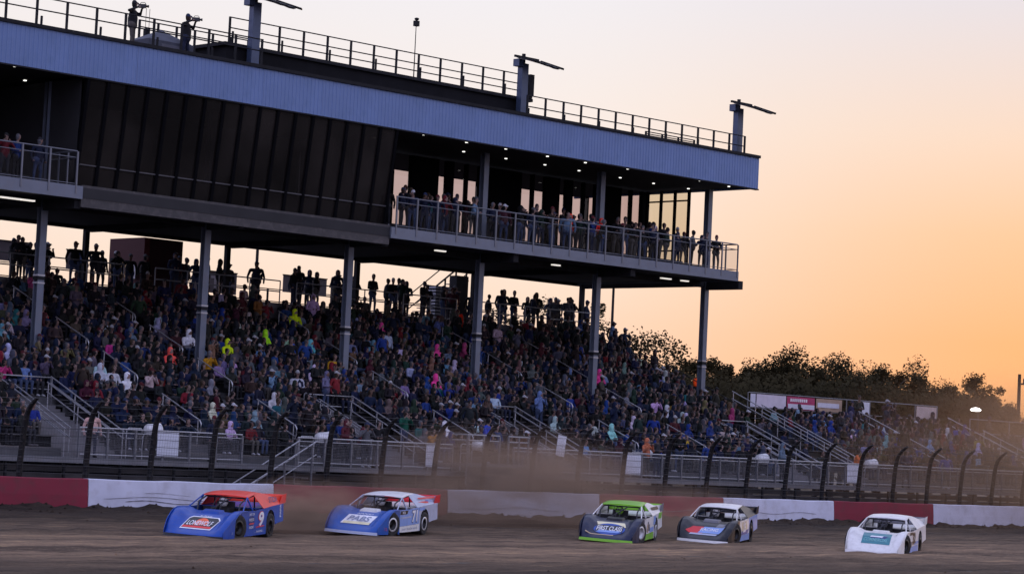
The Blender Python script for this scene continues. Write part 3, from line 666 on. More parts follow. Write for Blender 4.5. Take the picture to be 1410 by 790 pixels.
def small_things():
    # white rounded tubs with a small pipe frame at the foot of the seats
    tub = mat('white_tub', (.66, .66, .66), .5, 0, .06, 4, dirt=(.3, .27, .25), dirt_amt=.3)
    spots = [(54.7, 'behind the leftmost white board'), (62.9, 'above the front steps'), (71.4, 'beside the raised landing'), (81.9, 'right of the fifth column line'), (89.8, 'left of the rightmost stair well'), (98.2, 'at the foot of the second stand')]
    first = None
    for i, (x, t) in enumerate(spots):
        o = empty('white_tub', 'white rounded tub on a pipe frame ' + t, 'tub', (x, 73.75, WZ), rnd.uniform(-.1, .1), 'white tubs along the walkway'); o.scale = (.82,) * 3
        if first is None:
            MB().lathe([(.001, -.36), (.20, -.36), (.25, -.30), (.30, .25), (.33, .33), (.30, .36), (.001, .34)], 'x', 16, c=(0, 0, 1.32)).obj('tub', tub, o)
            MB().tube([(-.5, 0, 0), (-.5, 0, 1.0), (-.42, 0, 1.12), (.55, 0, 1.12), (.62, 0, 1.0), (.62, 0, 0)], .028, 7).obj('frame', whiterail, o)
            MB().tube([(-1.35, 0, .02), (-1.35, 0, 1.28), (-1.25, 0, 1.36), (-.6, 0, 1.36), (-.55, 0, 1.25), (-.55, 0, .9), (-1.3, 0, .9)], .028, 7).obj('side_frame', whiterail, o)
            first = o
        else:
            for ch in first.children: dup(ch, o)
    wb = mat('white_board', (.62, .64, .70), .6, 0, .06, 3)
    for i, (a, b, t) in enumerate(((53.95, 54.9, 'leftmost, on the walkway railing below the pale tub'), (67.2, 67.75, 'slim, below the second stair well'), (78.8, 79.95, 'wide, on the railing under the fifth column'), (94.6, 95.7, 'on the railing below the right end of the seats'), (74.6, 75.1, 'tilted beside the third stair well'))):
        z = .16 if i != 4 else .8
        o = empty('white_board', 'white notice board ' + t, 'board', ((a + b) / 2, 72.44, WZ + z), 0, 'white boards on the walkway railing')
        if i == 4: o.rotation_euler = (0, .15, 0)
        boxobj('panel', (-(b - a) / 2, -.035, 0), ((b - a) / 2, -.015, .86), wb, o); boxobj('edge', (-(b - a) / 2 - .02, -.037, .862), ((b - a) / 2 + .02, -.005, .9), steel, o)
        for k in range(7): boxobj('print_line', (-(b - a) / 2 + .08, -.0395, .12 + .1 * k), ((b - a) / 2 - .08, -.0355, .125 + .1 * k), mat('print_grey', (.35, .36, .40), .7), o)
small_things()

# ------------------------------------------------------------------ second, lower stand to the right
def low_stand(label, x0, x1, nrow):
    o = empty('low_bleacher', label, 'grandstand', (x0, 74, 0))
    for j in range(nrow):
        boxobj('tread', (0, row_y(j) - 74, row_z(j) - .05), (x1 - x0, row_y(j) - 74 + RD - .003, row_z(j)), alu, o); boxobj('riser', (0, row_y(j) - 74, row_z(j) - RH + .004), (x1 - x0, row_y(j) - 74 + .03, row_z(j) - .054), alu, o)
        boxobj('bench', (.1, row_y(j) - 74 + .4, row_z(j) + .38), (x1 - x0 - .1, row_y(j) - 74 + .66, row_z(j) + .42), alu, o)
    return o
LOW = [(97.2, 113.6, 9, 'second'), (114.6, 130.0, 7, 'third')]
for x0, x1, nrow, nm in LOW:
    low_stand('low open %s bleacher right of the suite building, full of spectators' % nm, x0, x1, nrow)
    level_rail('top_railing', 'pale back rail along the top of the low %s bleacher' % nm, x0, x1, row_y(nrow) + .05, row_z(nrow - 1) - .3, 2.0, 2.0, (1, .62), steel, False, None, .022)
    for k in range(3):
        sloped_rail('end_railing', 'pale sloping rail, %s from the left of the low %s bleacher' % (ORD[k + 1], nm), x0 + .1 + (x1 - x0 - .2) * k / 2, row_y(0), row_y(nrow - 1), 0, (1.1, .75), 'sloping rails of the low stands', whiterail, 5, False)
bann = [(1010, 1040, (.55, .54, .6), 'white'), (1042, 1082, (.55, .50, .56), 'wide white'), (1084, 1122, (.36, .03, .10), 'crimson'), (1124, 1160, (.36, .25, .17), 'tan'), (1183, 1198, (.6, .6, .65), 'small white'), (1262, 1290, (.45, .36, .33), 'pale brown')]
for i, (a, b, c, nm) in enumerate(bann):
    Y = row_y(9) - .04; z0 = row_z(8) + .98
    xa, xb = on_y(a, 550, Y).x, on_y(b, 550, Y).x
    xa = max(xa, 97.3); xb = min(xb, 124)
    o = empty('banner', '%s banner on the back rail of the low right stand' % nm, 'banner', (xa, Y, z0), 0, 'banners behind the low stands')
    bm_ = mat('banner_' + nm.replace(' ', '_'), c, .7, 0, .08, 3)
    zt = .66
    MB().grid(lambda u, v: ((xb - xa) * u, .02 * math.sin(u * 17 + i), zt * v), 14, 2).obj('cloth', bm_, o)
    if nm in ('crimson',):
        for k in range(9): boxobj('letter_block', ((xb - xa) * (.1 + .07 * k), -.035, .40), ((xb - xa) * (.145 + .07 * k), -.025, .56), mat('banner_print', (.75, .7, .72), .7), o)
        boxobj('white_field', (.05, -.03, .04), (xb - xa - .05, -.024, .28), mat('banner_white', (.55, .5, .53), .7, 0, .4, 6), o)
    if nm == 'tan':
        boxobj('white_field', (.1, -.03, .2), (xb - xa - .3, -.024, .45), mat('banner_white', (.55, .5, .53), .7, 0, .4, 6), o)
# bright yard lamp and utility pole far right
p = at_depth(1347, 564, 170); o = empty('yard_lamp', 'single bright lamp in front of the dark trees at the right', 'street lamp', (p.x, p.y, 0))
MB().tube([(0, 0, 0), (0, 0, p.z + .1)], .08, 6).obj('pole', darksteel, o); MB().lathe([(.001, .16), (.25, .10), (.38, -.02), (.30, -.10), (.001, -.12)], 'z', 12, c=(-.3, 0, p.z)).obj('lamp_head', mat('bright_lamp', (1, 1, 1), .4, emit=(1, .95, .85), emit_s=.7), o)
p = at_depth(1404, 515, 230); o = empty('utility_pole', 'dark utility pole with a crossarm at the right edge', 'pole', (p.x, p.y, 0))
MB().tube([(0, 0, 0), (0, 0, p.z)], [.22, .15], 8).obj('pole', darksteel, o); MB().bar((-.2, 0, p.z - .9), (1.3, -.6, p.z - .9), .14, .16).obj('crossarm', darksteel, o)
MB().tube([(.5, -.2, p.z - .9), (.5, -.2, p.z - .4)], .12, 8).obj('insulator', darksteel, o)
# ------------------------------------------------------------------ people
# a body is one continuous surface: tapered limbs fused by a voxel remesh, then thinned; faces take the material of the nearest limb
def capsule(mb, p, q, r0, r1, n=10):
    p, q = Vector(p), Vector(q); d = q - p; L = d.length; d = d / L if L > 1e-6 else Vector((0, 0, 1))
    k = 4; pts = []; rr = []
    for i in range(k + 1):
        t = math.pi / 2 * i / k; pts.append(p - d * r0 * math.cos(t)); rr.append(max(.002, r0 * math.sin(t)))
    for i in range(k + 1):
        t = math.pi / 2 * (1 - i / k); pts.append(q + d * r1 * math.cos(t)); rr.append(max(.002, r1 * math.sin(t)))
    a = d.cross(Vector((0, 0, 1)))
    if a.length < 1e-3: a = Vector((1, 0, 0))
    a.normalize(); b = a.cross(d); v = []; f = []
    for c, r in zip(pts, rr):
        for j in range(n): v.append(c + (a * math.cos(2 * math.pi * j / n) + b * math.sin(2 * math.pi * j / n)) * r)
    m = len(pts)
    for i in range(m - 1):
        for j in range(n): f.append((i * n + j, i * n + (j + 1) % n, (i + 1) * n + (j + 1) % n, (i + 1) * n + j))
    f.append(tuple(range(n - 1, -1, -1))); f.append(tuple((m - 1) * n + j for j in range(n))); mb.add(v, f)
SKIN, TOP, LEGS, HAIR, SHOE, HAT = range(6)
def body(limbs, voxel, target):
    mb = MB()
    for p, q, r0, r1, part in limbs: capsule(mb, p, q, r0, r1)
    me = mb.mesh('tmp'); o = bpy.data.objects.new('tmp', me); COL.objects.link(o)
    md = o.modifiers.new('r', 'REMESH'); md.mode = 'VOXEL'; md.voxel_size = voxel; md.use_smooth_shade = True
    sm = o.modifiers.new('s', 'SMOOTH'); sm.iterations = 2; sm.factor = .4
    dc = o.modifiers.new('d', 'DECIMATE'); dc.ratio = 1
    dg = bpy.context.evaluated_depsgraph_get(); n0 = len(o.evaluated_get(dg).data.polygons)
    dc.ratio = min(1, target / (2. * n0)); dg.update()
    dg = bpy.context.evaluated_depsgraph_get(); r = bpy.data.meshes.new_from_object(o.evaluated_get(dg))
    bpy.data.objects.remove(o); bpy.data.meshes.remove(me)
    co = np.empty(len(r.vertices) * 3); r.vertices.foreach_get('co', co); co = co.reshape(-1, 3)
    tri = []; mi = []
    for pl in r.polygons:
        vs_ = list(pl.vertices)
        for k in range(1, len(vs_) - 1): tri.append((vs_[0], vs_[k], vs_[k + 1]))
    tri = np.array(tri); cen = co[tri].mean(1)
    best = np.full(len(tri), 1e9); part = np.zeros(len(tri), int)
    for p, q, r0, r1, pt in limbs:
        p_, q_ = np.array(p, float), np.array(q, float); d = q_ - p_; t = np.clip(((cen - p_) @ d) / max(1e-9, d @ d), 0, 1)
        dist = np.linalg.norm(cen - (p_ + t[:, None] * d), axis=1) - (r0 + (r1 - r0) * t)
        b = dist < best; best[b] = dist[b]; part[b] = pt
    bpy.data.meshes.remove(r)
    return co, tri, part
def head_limbs(c, hood, hat, turn=0):
    x, y, z = c; fx, fy = math.sin(turn), -math.cos(turn)
    L = [((x, y, z - .05), (x, y, z + .03), .085, .098, HAIR if not hood else TOP), ((x + fx * .045, y + fy * .045, z - .07), (x + fx * .05, y + fy * .05, z + .01), .062, .075, SKIN),
         ((x + fx * .115, y + fy * .115, z - .025), (x + fx * .12, y + fy * .12, z - .03), .018, .018, SKIN),
         ((x, y, z - .20), (x, y, z - .08), .06, .055, SKIN if not hood else TOP)]
    if hood:
        L += [((x - fx * .03, y - fy * .03, z - .06), (x - fx * .025, y - fy * .025, z + .04), .12, .115, TOP), ((x - fx * .06, y - fy * .06, z - .20), (x, y, z - .14), .10, .10, TOP),
              ((x + fx * .06, y + fy * .06, z - .05), (x + fx * .062, y + fy * .062, z + .02), .068, .06, SKIN)]
    if hat: L += [((x, y, z + .055), (x, y, z + .075), .10, .09, HAT), ((x + fx * .09, y + fy * .09, z + .055), (x + fx * .16, y + fy * .16, z + .045), .045, .03, HAT)]
    return L
def seated(rs_, hood=False, hat=False, arms=0, lean=.05, wide=1.0, turn=0):
    # origin on the tread under the knees' heel line; sits on the bench 0.53 m behind the riser, facing -Y
    sy, sz = .53, .42; hz = sz + .10; ty = sy - lean
    sh = hz + .43; w_ = .185 * wide
    L = [((-.08, sy, hz), (.08, sy, hz), .135 * wide, .135 * wide, LEGS), ((0, sy - .01, hz + .06), (0, (sy + ty) / 2, hz + .22), .15 * wide, .155 * wide, TOP), ((0, (sy + ty) / 2, hz + .2), (0, ty, sh - .06), .155 * wide, .14, TOP),
         ((-w_ + .04, ty, sh), (w_ - .04, ty, sh), .085, .085, TOP)]
    for s in (-1, 1):
        k = .10 + rs_.uniform(0, .05)
        L += [((s * .09, sy - .05, hz - .01), (s * k, sy - .46, hz + .01), .088, .068, LEGS), ((s * k, sy - .46, hz), (s * k, sy - .44, .10), .064, .045, LEGS), ((s * k, sy - .43, .05), (s * k, sy - .60, .04), .045, .04, SHOE)]
        if arms == 0:
            e = (s * (w_ + .07), ty - .08, sh - .27); hnd = (s * .09, sy - .32, hz + .12)
        elif arms == 1:
            e = (s * (w_ + .05), ty - .13, sh - .25); hnd = (-s * .07, ty - .25, sh - .22)
        else:
            e = (s * (w_ + .08), ty - .16, sh - .18); hnd = (s * .07, ty - .22, sh + .12)
        L += [((s * w_, ty, sh - .01), e, .068, .052, TOP), (e, hnd, .052, .04, TOP), (hnd, (hnd[0] * .8, hnd[1] - .06, hnd[2] + .02), .04, .03, SKIN)]
    return L + head_limbs((rs_.uniform(-.02, .02), ty - .03, sh + .27), hood, hat, turn)
def standing(rs_, hood=False, hat=False, arms=0, H=1.74, turn=0, wide=1.0):
    k = H / 1.74; hip = .92 * k; sh = 1.42 * k; w_ = .19 * wide
    L = [((-.07, 0, hip), (.07, 0, hip), .13 * wide, .13 * wide, LEGS), ((0, 0, hip + .05), (0, 0, hip + .25), .145 * wide, .15 * wide, TOP), ((0, 0, hip + .25), (0, .01, sh - .08), .15 * wide, .14, TOP), ((-w_ + .04, .01, sh), (w_ - .04, .01, sh), .08, .08, TOP)]
    for s in (-1, 1):
        dx = .11 + rs_.uniform(0, .05); dy = rs_.uniform(-.06, .06)
        L += [((s * .09, 0, hip - .02), (s * dx, dy - .02, .50 * k), .092, .068, LEGS), ((s * dx, dy - .02, .50 * k), (s * dx, dy, .10), .066, .045, LEGS), ((s * dx, dy + .02, .05), (s * dx, dy - .16, .04), .048, .04, SHOE)]
        if arms == 0: e = (s * (w_ + .10), .04, sh - .30); hnd = (s * (w_ + .08), -.06, sh - .56)
        elif arms == 1: e = (s * (w_ + .07), -.02, sh - .29); hnd = (s * .08, -.22, sh - .30)
        elif arms == 2: e = (s * (w_ + .12), -.10, sh - .20); hnd = (s * .10, -.24, sh + .10)
        else: e = (s * (w_ + .30), -.06, sh - .06); hnd = (s * .16, -.28, sh + .14)
        L += [((s * w_, .01, sh - .01), e, .068, .052, TOP), (e, hnd, .052, .04, TOP), (hnd, (hnd[0] * .95, hnd[1] - .07, hnd[2] + .01), .042, .03, SKIN)]
    return L + head_limbs((0, -.03, sh + .25 * k), hood, hat, turn)
def attr_mat(name, kind):
    # colour of a body part: jackets take the object's own colour, the rest vary from person to person
    m = bpy.data.materials.new(name); m.use_nodes = True; n = m.node_tree.nodes; L = m.node_tree.links; b = n['Principled BSDF']; b.inputs['Roughness'].default_value = .8; b.inputs['Specular IOR Level'].default_value = .2
    oi = n.new('ShaderNodeObjectInfo')
    if kind == 'top': src = oi.outputs['Color']
    else:
        mu = n.new('ShaderNodeMath'); mu.operation = 'MULTIPLY'; L.new(oi.outputs['Random'], mu.inputs[0]); mu.inputs[1].default_value = {'skin': 7.3, 'legs': 11.7, 'hair': 5.1, 'shoe': 3.3, 'hat': 17.9}[kind]
        fr = n.new('ShaderNodeMath'); fr.operation = 'FRACT'; L.new(mu.outputs[0], fr.inputs[0])
        r = n.new('ShaderNodeValToRGB'); r.color_ramp.interpolation = 'CONSTANT'; e = r.color_ramp.elements; cols = PAL[kind]
        while len(e) < len(cols): e.new(.5)
        for i, c in enumerate(cols): e[i].position = i / len(cols); e[i].color = (*c, 1)
        L.new(fr.outputs[0], r.inputs[0]); src = r.outputs[0]
    t = n.new('ShaderNodeTexCoord'); nz = n.new('ShaderNodeTexNoise'); nz.inputs['Scale'].default_value = 9; L.new(t.outputs['Object'], nz.inputs[0])
    mr = n.new('ShaderNodeMapRange'); L.new(nz.outputs[0], mr.inputs[0]); mr.inputs[1].default_value = .3; mr.inputs[2].default_value = .7; mr.inputs[3].default_value = .75; mr.inputs[4].default_value = 1.15
    mx = n.new('ShaderNodeMix'); mx.data_type = 'RGBA'; mx.blend_type = 'MULTIPLY'; mx.inputs[0].default_value = 1; L.new(src, mx.inputs[6]); L.new(mr.outputs[0], mx.inputs[7]); L.new(mx.outputs[2], b.inputs['Base Color'])
    return m
PAL = {'skin': [(.20, .125, .10), (.23, .15, .125), (.15, .09, .07), (.25, .165, .14)], 'legs': [(.02, .025, .05), (.015, .015, .018), (.05, .07, .13), (.03, .03, .035), (.09, .08, .07)],
       'hair': [(.012, .010, .010), (.03, .02, .015), (.008, .008, .009), (.05, .035, .022), (.09, .09, .10)], 'shoe': [(.02, .02, .02), (.10, .09, .09), (.4, .4, .42)], 'hat': [(.02, .02, .025), (.02, .03, .07), (.40, .40, .42), (.08, .012, .015), (.06, .06, .065), (.02, .02, .02)]}
PM = [attr_mat('skin', 'skin'), attr_mat('jacket', 'top'), attr_mat('trousers', 'legs'), attr_mat('hair', 'hair'), attr_mat('shoe', 'shoe'), attr_mat('hat', 'hat')]
JK = [('black', (.008, .008, .009), 30), ('navy', (.008, .014, .042), 24), ('charcoal', (.016, .018, .023), 20), ('dark brown', (.025, .018, .014), 5), ('maroon', (.06, .010, .02), 3.5), ('dark green', (.014, .032, .022), 5), ('grey', (.085, .09, .105), 7), ('blue', (.014, .045, .20), 5),
      ('white', (.50, .50, .54), 4), ('red', (.16, .012, .02), 2), ('pale blue', (.15, .24, .36), 3.5), ('camouflage brown', (.075, .06, .04), 3), ('lavender', (.20, .16, .26), .9), ('teal', (.015, .10, .11), 1.0), ('tan', (.18, .12, .08), 1.4), ('pink', (.40, .05, .18), .35), ('mustard', (.26, .13, .02), .3)]
JW = [w_ for _, _, w_ in JK]
prs = random.Random(21)
SE, ST = [], []
for i in range(10):
    hood, hat = (i % 3 == 1), (i % 3 == 2)
    SE.append((body(seated(prs, hood, hat, (0, 1, 0, 2, 1, 0, 0, 1, 2, 0)[i], prs.uniform(.0, .14), prs.uniform(1.0, 1.32), prs.uniform(-.5, .5)), .026, 760), hood, hat))
for i in range(8):
    hood, hat = (i % 4 == 1), (i % 2 == 0)
    ST.append((body(standing(prs, hood, hat, (0, 1, 2, 1, 0, 2, 1, 0)[i], prs.uniform(1.64, 1.86), prs.uniform(-.6, .6), prs.uniform(1.1, 1.4)), .026, 900), hood, hat))
def body_mesh(b, name='person'):
    co, tri, part = b; me = bpy.data.meshes.new(name); me.from_pydata(co.tolist(), [], tri.tolist()); me.polygons.foreach_set('material_index', part.tolist()); me.polygons.foreach_set('use_smooth', [True] * len(tri))
    for m in PM: me.materials.append(m)
    me.update(); return me
SEM = [body_mesh(b[0]) for b in SE]; STM = [body_mesh(b[0]) for b in ST]
def person(kind, i, loc, rz, colr, label, group, scale=1.0):
    o = bpy.data.objects.new('person', (SEM if kind == 'sit' else STM)[i]); COL.objects.link(o)
    o.location = loc; o.rotation_euler = (0, 0, rz); o.color = (*[v * .75 if max(colr) < .3 else v for v in colr], 1); o.scale = (scale,) * 3
    return tag(o, label, 'person', group)
def pick(): return prs.choices(JK, JW)[0]
def garment(hood, hat, shade): return '%s %s%s' % (shade, 'hoodie with hood up' if hood else 'jacket', ' and cap' if hat else '')

# seats: every place in every row, taken or not
NEAR_ROWS = 3
taken = {}
special = [  # bright figures one can find in the photograph: pixel of the head, colour, words, stands
    (313, 478, (.62, .80, .01), 'neon yellow hooded jacket seated left of the second column', 0), (367, 461, (.40, .85, .02), 'neon lime hooded jacket right of the second column', 0), (403, 435, (.62, .80, .01), 'neon yellow hoodie high in the seats left of the third column', 0),
    (233, 481, (.80, .09, .07), 'glowing coral hooded jacket left of the second column', 0), (637, 428, (.80, .03, .005), 'bright orange red hoodie near the top, left of the fourth column', 0), (525, 447, (.75, .06, .28), 'hot pink hoodie high in the seats right of the third column', 0),
    (603, 482, (.75, .06, .28), 'hot pink hoodie halfway up, left of the fourth column', 0), (601, 522, (.75, .05, .26), 'hot pink hooded jacket lower down, left of the fourth column', 0), (824, 511, (.75, .05, .26), 'hot pink hoodie at the foot of the fifth column', 0),
    (962, 521, (.85, .08, .005), 'bright orange jacket at the foot of the rightmost column', 0), (61, 426, (.70, .06, .06), 'coral red jacket right of the leftmost column', 0), (258, 464, (.70, .70, .75), 'white hooded jacket beside the second column', 0),
    (175, 520, (.66, .66, .70), 'white hooded poncho above the leftmost stair well', 0), (137, 512, (.42, .44, .50), 'pale grey hoodie above the leftmost stair well', 0), (288, 492, (.42, .20, .01), 'mustard yellow jacket below the second column', 0), (459, 494, (.42, .22, .01), 'mustard jacket left of the third column base', 0),
    (404, 483, (.03, .12, .60), 'vivid blue hoodie left of the third column', 0), (428, 475, (.12, .45, .50), 'pale turquoise hoodie left of the third column', 0), (431, 505, (.55, .45, .60), 'pale lilac hoodie left of the third column', 0), (843, 590, (.25, .55, .50), 'mint hooded jacket at the right of the third stair well', 0),
    (943, 605, (.55, .36, .03), 'mustard jacket near the walkway below the rightmost column', 0), (979, 590, (.55, .56, .60), 'pale hooded figure left of the rightmost stair well', 0), (558, 562, (.01, .10, .06), 'dark green jacket standing in the second stair well', 1), (612, 582, (.70, .68, .72), 'white hoodie leaning at the railing right of the second stair well', 0),
    (128, 575, (.55, .34, .30), 'pale pink top and dark trousers standing on the walkway at the left', 1), (672, 572, (.02, .05, .35), 'royal blue jacket standing on the raised landing', 1)]
def seat_at(px, py):
    best = None
    for j in range(NR):
        p = on_y(px, py, row_y(j) + .45); e = abs(p.z - (row_z(j) + 1.2))
        if best is None or e < best[0]: best = (e, j, p.x)
    return best[1], best[2]
sp_n = 0
for px, py, c, words, stnd in special:
    j, x = seat_at(px, py)
    if stnd:
        if 'landing' in words: loc = (on_y(px, py, 72.1).x, 72.1, WZ + .36)
        elif 'walkway' in words: loc = (on_y(px, py, 73.1).x, 73.1, WZ)
        else: p = on_y(px, py, 75.5); loc = (p.x, 75.5, zst(75.5))
        person('stand', 2 if 'green' in words else (3 if 'blue' in words else 0), loc, prs.uniform(-.5, .5), c, 'person in ' + words, 'spectators')
    else:
        taken.setdefault(j, []).append(x)
        i = [k for k in range(10) if SE[k][1] == ('hood' in words)][sp_n % 3]; sp_n += 1
        person('sit', i, (x, row_y(j), row_z(j)), prs.uniform(-.2, .2), c, 'person in ' + words, 'spectators', 1.06)
far_sit = []; far_stand = []
def near_label(j, order, hood, hat, shade, sit=True):
    return 'person in %s, %s row, %s from the left' % (garment(hood, hat, shade), ['front', 'second', 'third', 'fourth', 'fifth'][j], ordn(order))
for j in range(NR):
    x = MX0 + .3; order = 0; sp_ = sorted(taken.get(j, []))
    while x < MX1 - .3:
        x += prs.uniform(.43, .54)
        if any(a - .3 < x < b + .3 for a, b in VOIDS) and j < VY: continue
        if any(abs(x - a) < .6 for a in AISLES): continue
        if any(abs(x - a) < .42 for a in sp_): continue
        if any(abs(x - c) < .32 and abs(row_y(j) - YC) < .5 for c in CX): continue
        if pix((x, row_y(j), row_z(j) + 1.3))[0] < -12: continue
        if prs.random() < (.06 if j > 1 else .16): continue
        shade, c, _ = pick(); st_ = prs.random() < (.45 if j >= NR - 2 else .28 if j >= NR - 4 else .06); i = prs.randrange(8 if st_ else 10)
        c = tuple(v * prs.uniform(.7, 1.3) for v in c); loc = (x, row_y(j) + prs.uniform(-.03, .03) + (.22 if st_ else 0), row_z(j)); rz = prs.gauss(0, .22) + .25 * (prs.random() < .5); sc_ = prs.uniform(.93, 1.06)
        if j < NEAR_ROWS:
            order += 1; _, hood, hat = (ST if st_ else SE)[i]
            person('stand' if st_ else 'sit', i, loc, rz, c, near_label(j, order, hood, hat, shade), 'spectators', sc_)
        else: (far_stand if st_ else far_sit).append((i, loc, rz, c, sc_))
for x0, x1, nrow, nm in LOW:
    for j in range(nrow):
        x = x0 + .3
        while x < x1 - .4:
            x += prs.uniform(.48, .75)
            if prs.random() < (.75 if j == nrow - 1 else .12 if j > 2 else .4): continue
            shade, c, _ = pick(); st_ = prs.random() < (.30 if j == nrow - 1 else .06); (far_stand if st_ else far_sit).append((prs.randrange(8 if st_ else 10), (x, row_y(j) + (.2 if st_ else 0), row_z(j)), prs.gauss(0, .25), tuple(v * prs.uniform(.8, 1.5) for v in c), prs.uniform(.93, 1.06)))
def crowd(name, label, items, lib):
    V = []; T = []; C = []; off = 0
    for i, loc, rz, c, s in items:
        co, tri, part = lib[i][0]; cz, sz = math.cos(rz), math.sin(rz)
        q = co * s; V.append(np.stack([q[:, 0] * cz - q[:, 1] * sz + loc[0], q[:, 0] * sz + q[:, 1] * cz + loc[1], q[:, 2] + loc[2]], 1)); T.append(tri + off); off += len(co)
        pal = np.array([prs.choice(PAL['skin']), c, prs.choice(PAL['legs']), prs.choice(PAL['hair']), prs.choice(PAL['shoe']), prs.choice(PAL['hat'])]); C.append(pal[part] * .75)
    V = np.concatenate(V); T = np.concatenate(T); C = np.concatenate(C)
    me = bpy.data.meshes.new(name); me.vertices.add(len(V)); me.vertices.foreach_set('co', V.ravel()); me.loops.add(T.size); me.loops.foreach_set('vertex_index', T.ravel().astype(np.int32)); me.polygons.add(len(T))
    me.polygons.foreach_set('loop_start', np.arange(0, T.size, 3)); me.polygons.foreach_set('use_smooth', np.ones(len(T), bool)); me.update()
    a = me.attributes.new('clothing', 'FLOAT_COLOR', 'FACE'); a.data.foreach_set('color', np.concatenate([C, np.ones((len(C), 1))], 1).astype(np.float32).ravel())
    m = bpy.data.materials.get('crowd_clothes')
    if not m:
        m = bpy.data.materials.new('crowd_clothes'); m.use_nodes = True; n = m.node_tree.nodes; at = n.new('ShaderNodeAttribute'); at.attribute_name = 'clothing'; b = n['Principled BSDF']; b.inputs['Roughness'].default_value = .8; b.inputs['Specular IOR Level'].default_value = .2
        nz = n.new('ShaderNodeTexNoise'); nz.inputs['Scale'].default_value = 9; t = n.new('ShaderNodeTexCoord'); L = m.node_tree.links; L.new(t.outputs['Object'], nz.inputs[0])
        mr = n.new('ShaderNodeMapRange'); L.new(nz.outputs[0], mr.inputs[0]); mr.inputs[1].default_value = .3; mr.inputs[2].default_value = .7; mr.inputs[3].default_value = .75; mr.inputs[4].default_value = 1.15
        mx = n.new('ShaderNodeMix'); mx.data_type = 'RGBA'; mx.blend_type = 'MULTIPLY'; mx.inputs[0].default_value = 1; L.new(at.outputs['Color'], mx.inputs[6]); L.new(mr.outputs[0], mx.inputs[7]); L.new(mx.outputs[2], b.inputs['Base Color'])
    return tag(link(name, me, m), label, 'crowd', kind='stuff')
crowd('seated_crowd', 'dense seated crowd filling the upper rows of the bleachers', far_sit, SE)
crowd('standing_crowd', 'scattered standing spectators among the upper rows of seats', far_stand, ST)
# standing along the concourse rail, dark against the sunset
k = 0; x = 55.5; ends = [(63, 'left of the second column'), (71, 'between the second and third columns'), (79, 'between the third and fourth columns'), (87, 'between the fourth and fifth columns'), (99, 'right of the fifth column')]
cnt = {}
while x < 94.5:
    x += prs.choice([.22, .3, .36, .45, .6, .9])
    shade, c, _ = prs.choices(JK[:8], JW[:8])[0]; i = prs.randrange(8); y = YCC + .5 + prs.uniform(0, 2.6)
    b_ = pix((x, y, ZC + 1.6))[0]; sec = 'left of the second column' if b_ < 280 else 'between the second and third columns' if b_ < 478 else 'between the third and fourth columns' if b_ < 657 else 'between the fourth and fifth columns' if b_ < 820 else 'right of the fifth column'
    cnt[sec] = cnt.get(sec, 0) + 1
    person('stand', i, (x, y, ZC), prs.uniform(-.9, .9), c, '%s concourse silhouette %s, in %s jacket' % (ordn(cnt[sec]), sec, shade), 'people on the concourse', prs.uniform(.95, 1.07))
# a few people walking along the front walkway
for k, (x, shade, c) in enumerate(((56.9, 'navy', (.014, .02, .05)), (63.6, 'maroon', (.10, .015, .025)), (64.3, 'grey', (.12, .12, .13)), (65.1, 'black', (.01, .01, .012)), (73.6, 'brown', (.10, .05, .03)), (80.7, 'tan and orange', (.45, .14, .07)), (81.6, 'charcoal', (.03, .03, .034)), (85.3, 'blue', (.02, .05, .22)), (87.2, 'black', (.01, .01, .012)), (90.4, 'pale blue', (.14, .20, .27)), (96.4, 'orange', (.55, .12, .03)), (99.8, 'navy', (.014, .02, .05)), (103.5, 'blue', (.03, .06, .28)))):
    person('stand', k % 8, (x, 73.0 + .25 * math.sin(k * 2.1), WZ), prs.uniform(-1.2, 1.2), c, 'person in %s jacket standing on the walkway, %s from the left' % (shade, ordn(k + 2)), 'people on the walkway')
# people on the balcony
n_ = 0
for (a, b, y, dz, dens, row) in ((PB1 + .6, XE - .3, 80.15, 0, .95, 'front'), (PB1 + .9, XE - .5, 82.0, .3, .9, 'middle'), (PB1 + 2, XE - 1, 84.2, .6, 1.3, 'back')):
    x = a; n_ = 0
    while x < b:
        x += prs.uniform(.5, 1.3) * dens
        if x > b or (y == 82.0 and any(abs(x - c) < .45 for c in CX)): continue
        shade, c, _ = pick(); i = prs.randrange(8); n_ += 1; c = tuple(v * .8 for v in c)
        person('stand', i, (x, y + prs.uniform(-.15, .25), ZS1 + dz + .005), prs.uniform(-.8, .8), c, 'balcony spectator in %s, %s row, %s from left' % (garment(ST[i][1], ST[i][2], shade), row, ordn(n_)), 'people on the suite balcony', prs.uniform(.93, 1.06))
for px, c, t in ((787, (.8, .04, .01), 'bright red orange hoodie'), (830, (.75, .03, .02), 'glowing red vest'), (818, (.45, .5, .62), 'pale blue jacket'), (905, (.5, .42, .46), 'pale pink hoodie')):
    p = on_y(px, 300, 80.6); person('stand', 1, (p.x, 80.7, ZS1 + .005), prs.uniform(-.4, .4), c, 'balcony spectator in ' + t + ' behind the railing', 'people on the suite balcony')
for k, x in enumerate((50.2, 51.0, 51.9, 52.6, 53.4)):
    shade, c, _ = JK[(6, 4, 9, 7, 1)[k]]; person('stand', k, (x, 80.3 + .3 * (k % 2), ZS1 + .005), prs.uniform(-.5, .5), tuple(v * .8 for v in c), 'spectator in %s jacket, %s from left on the left balcony' % (shade, ORD[k + 1]), 'people on the left balcony')
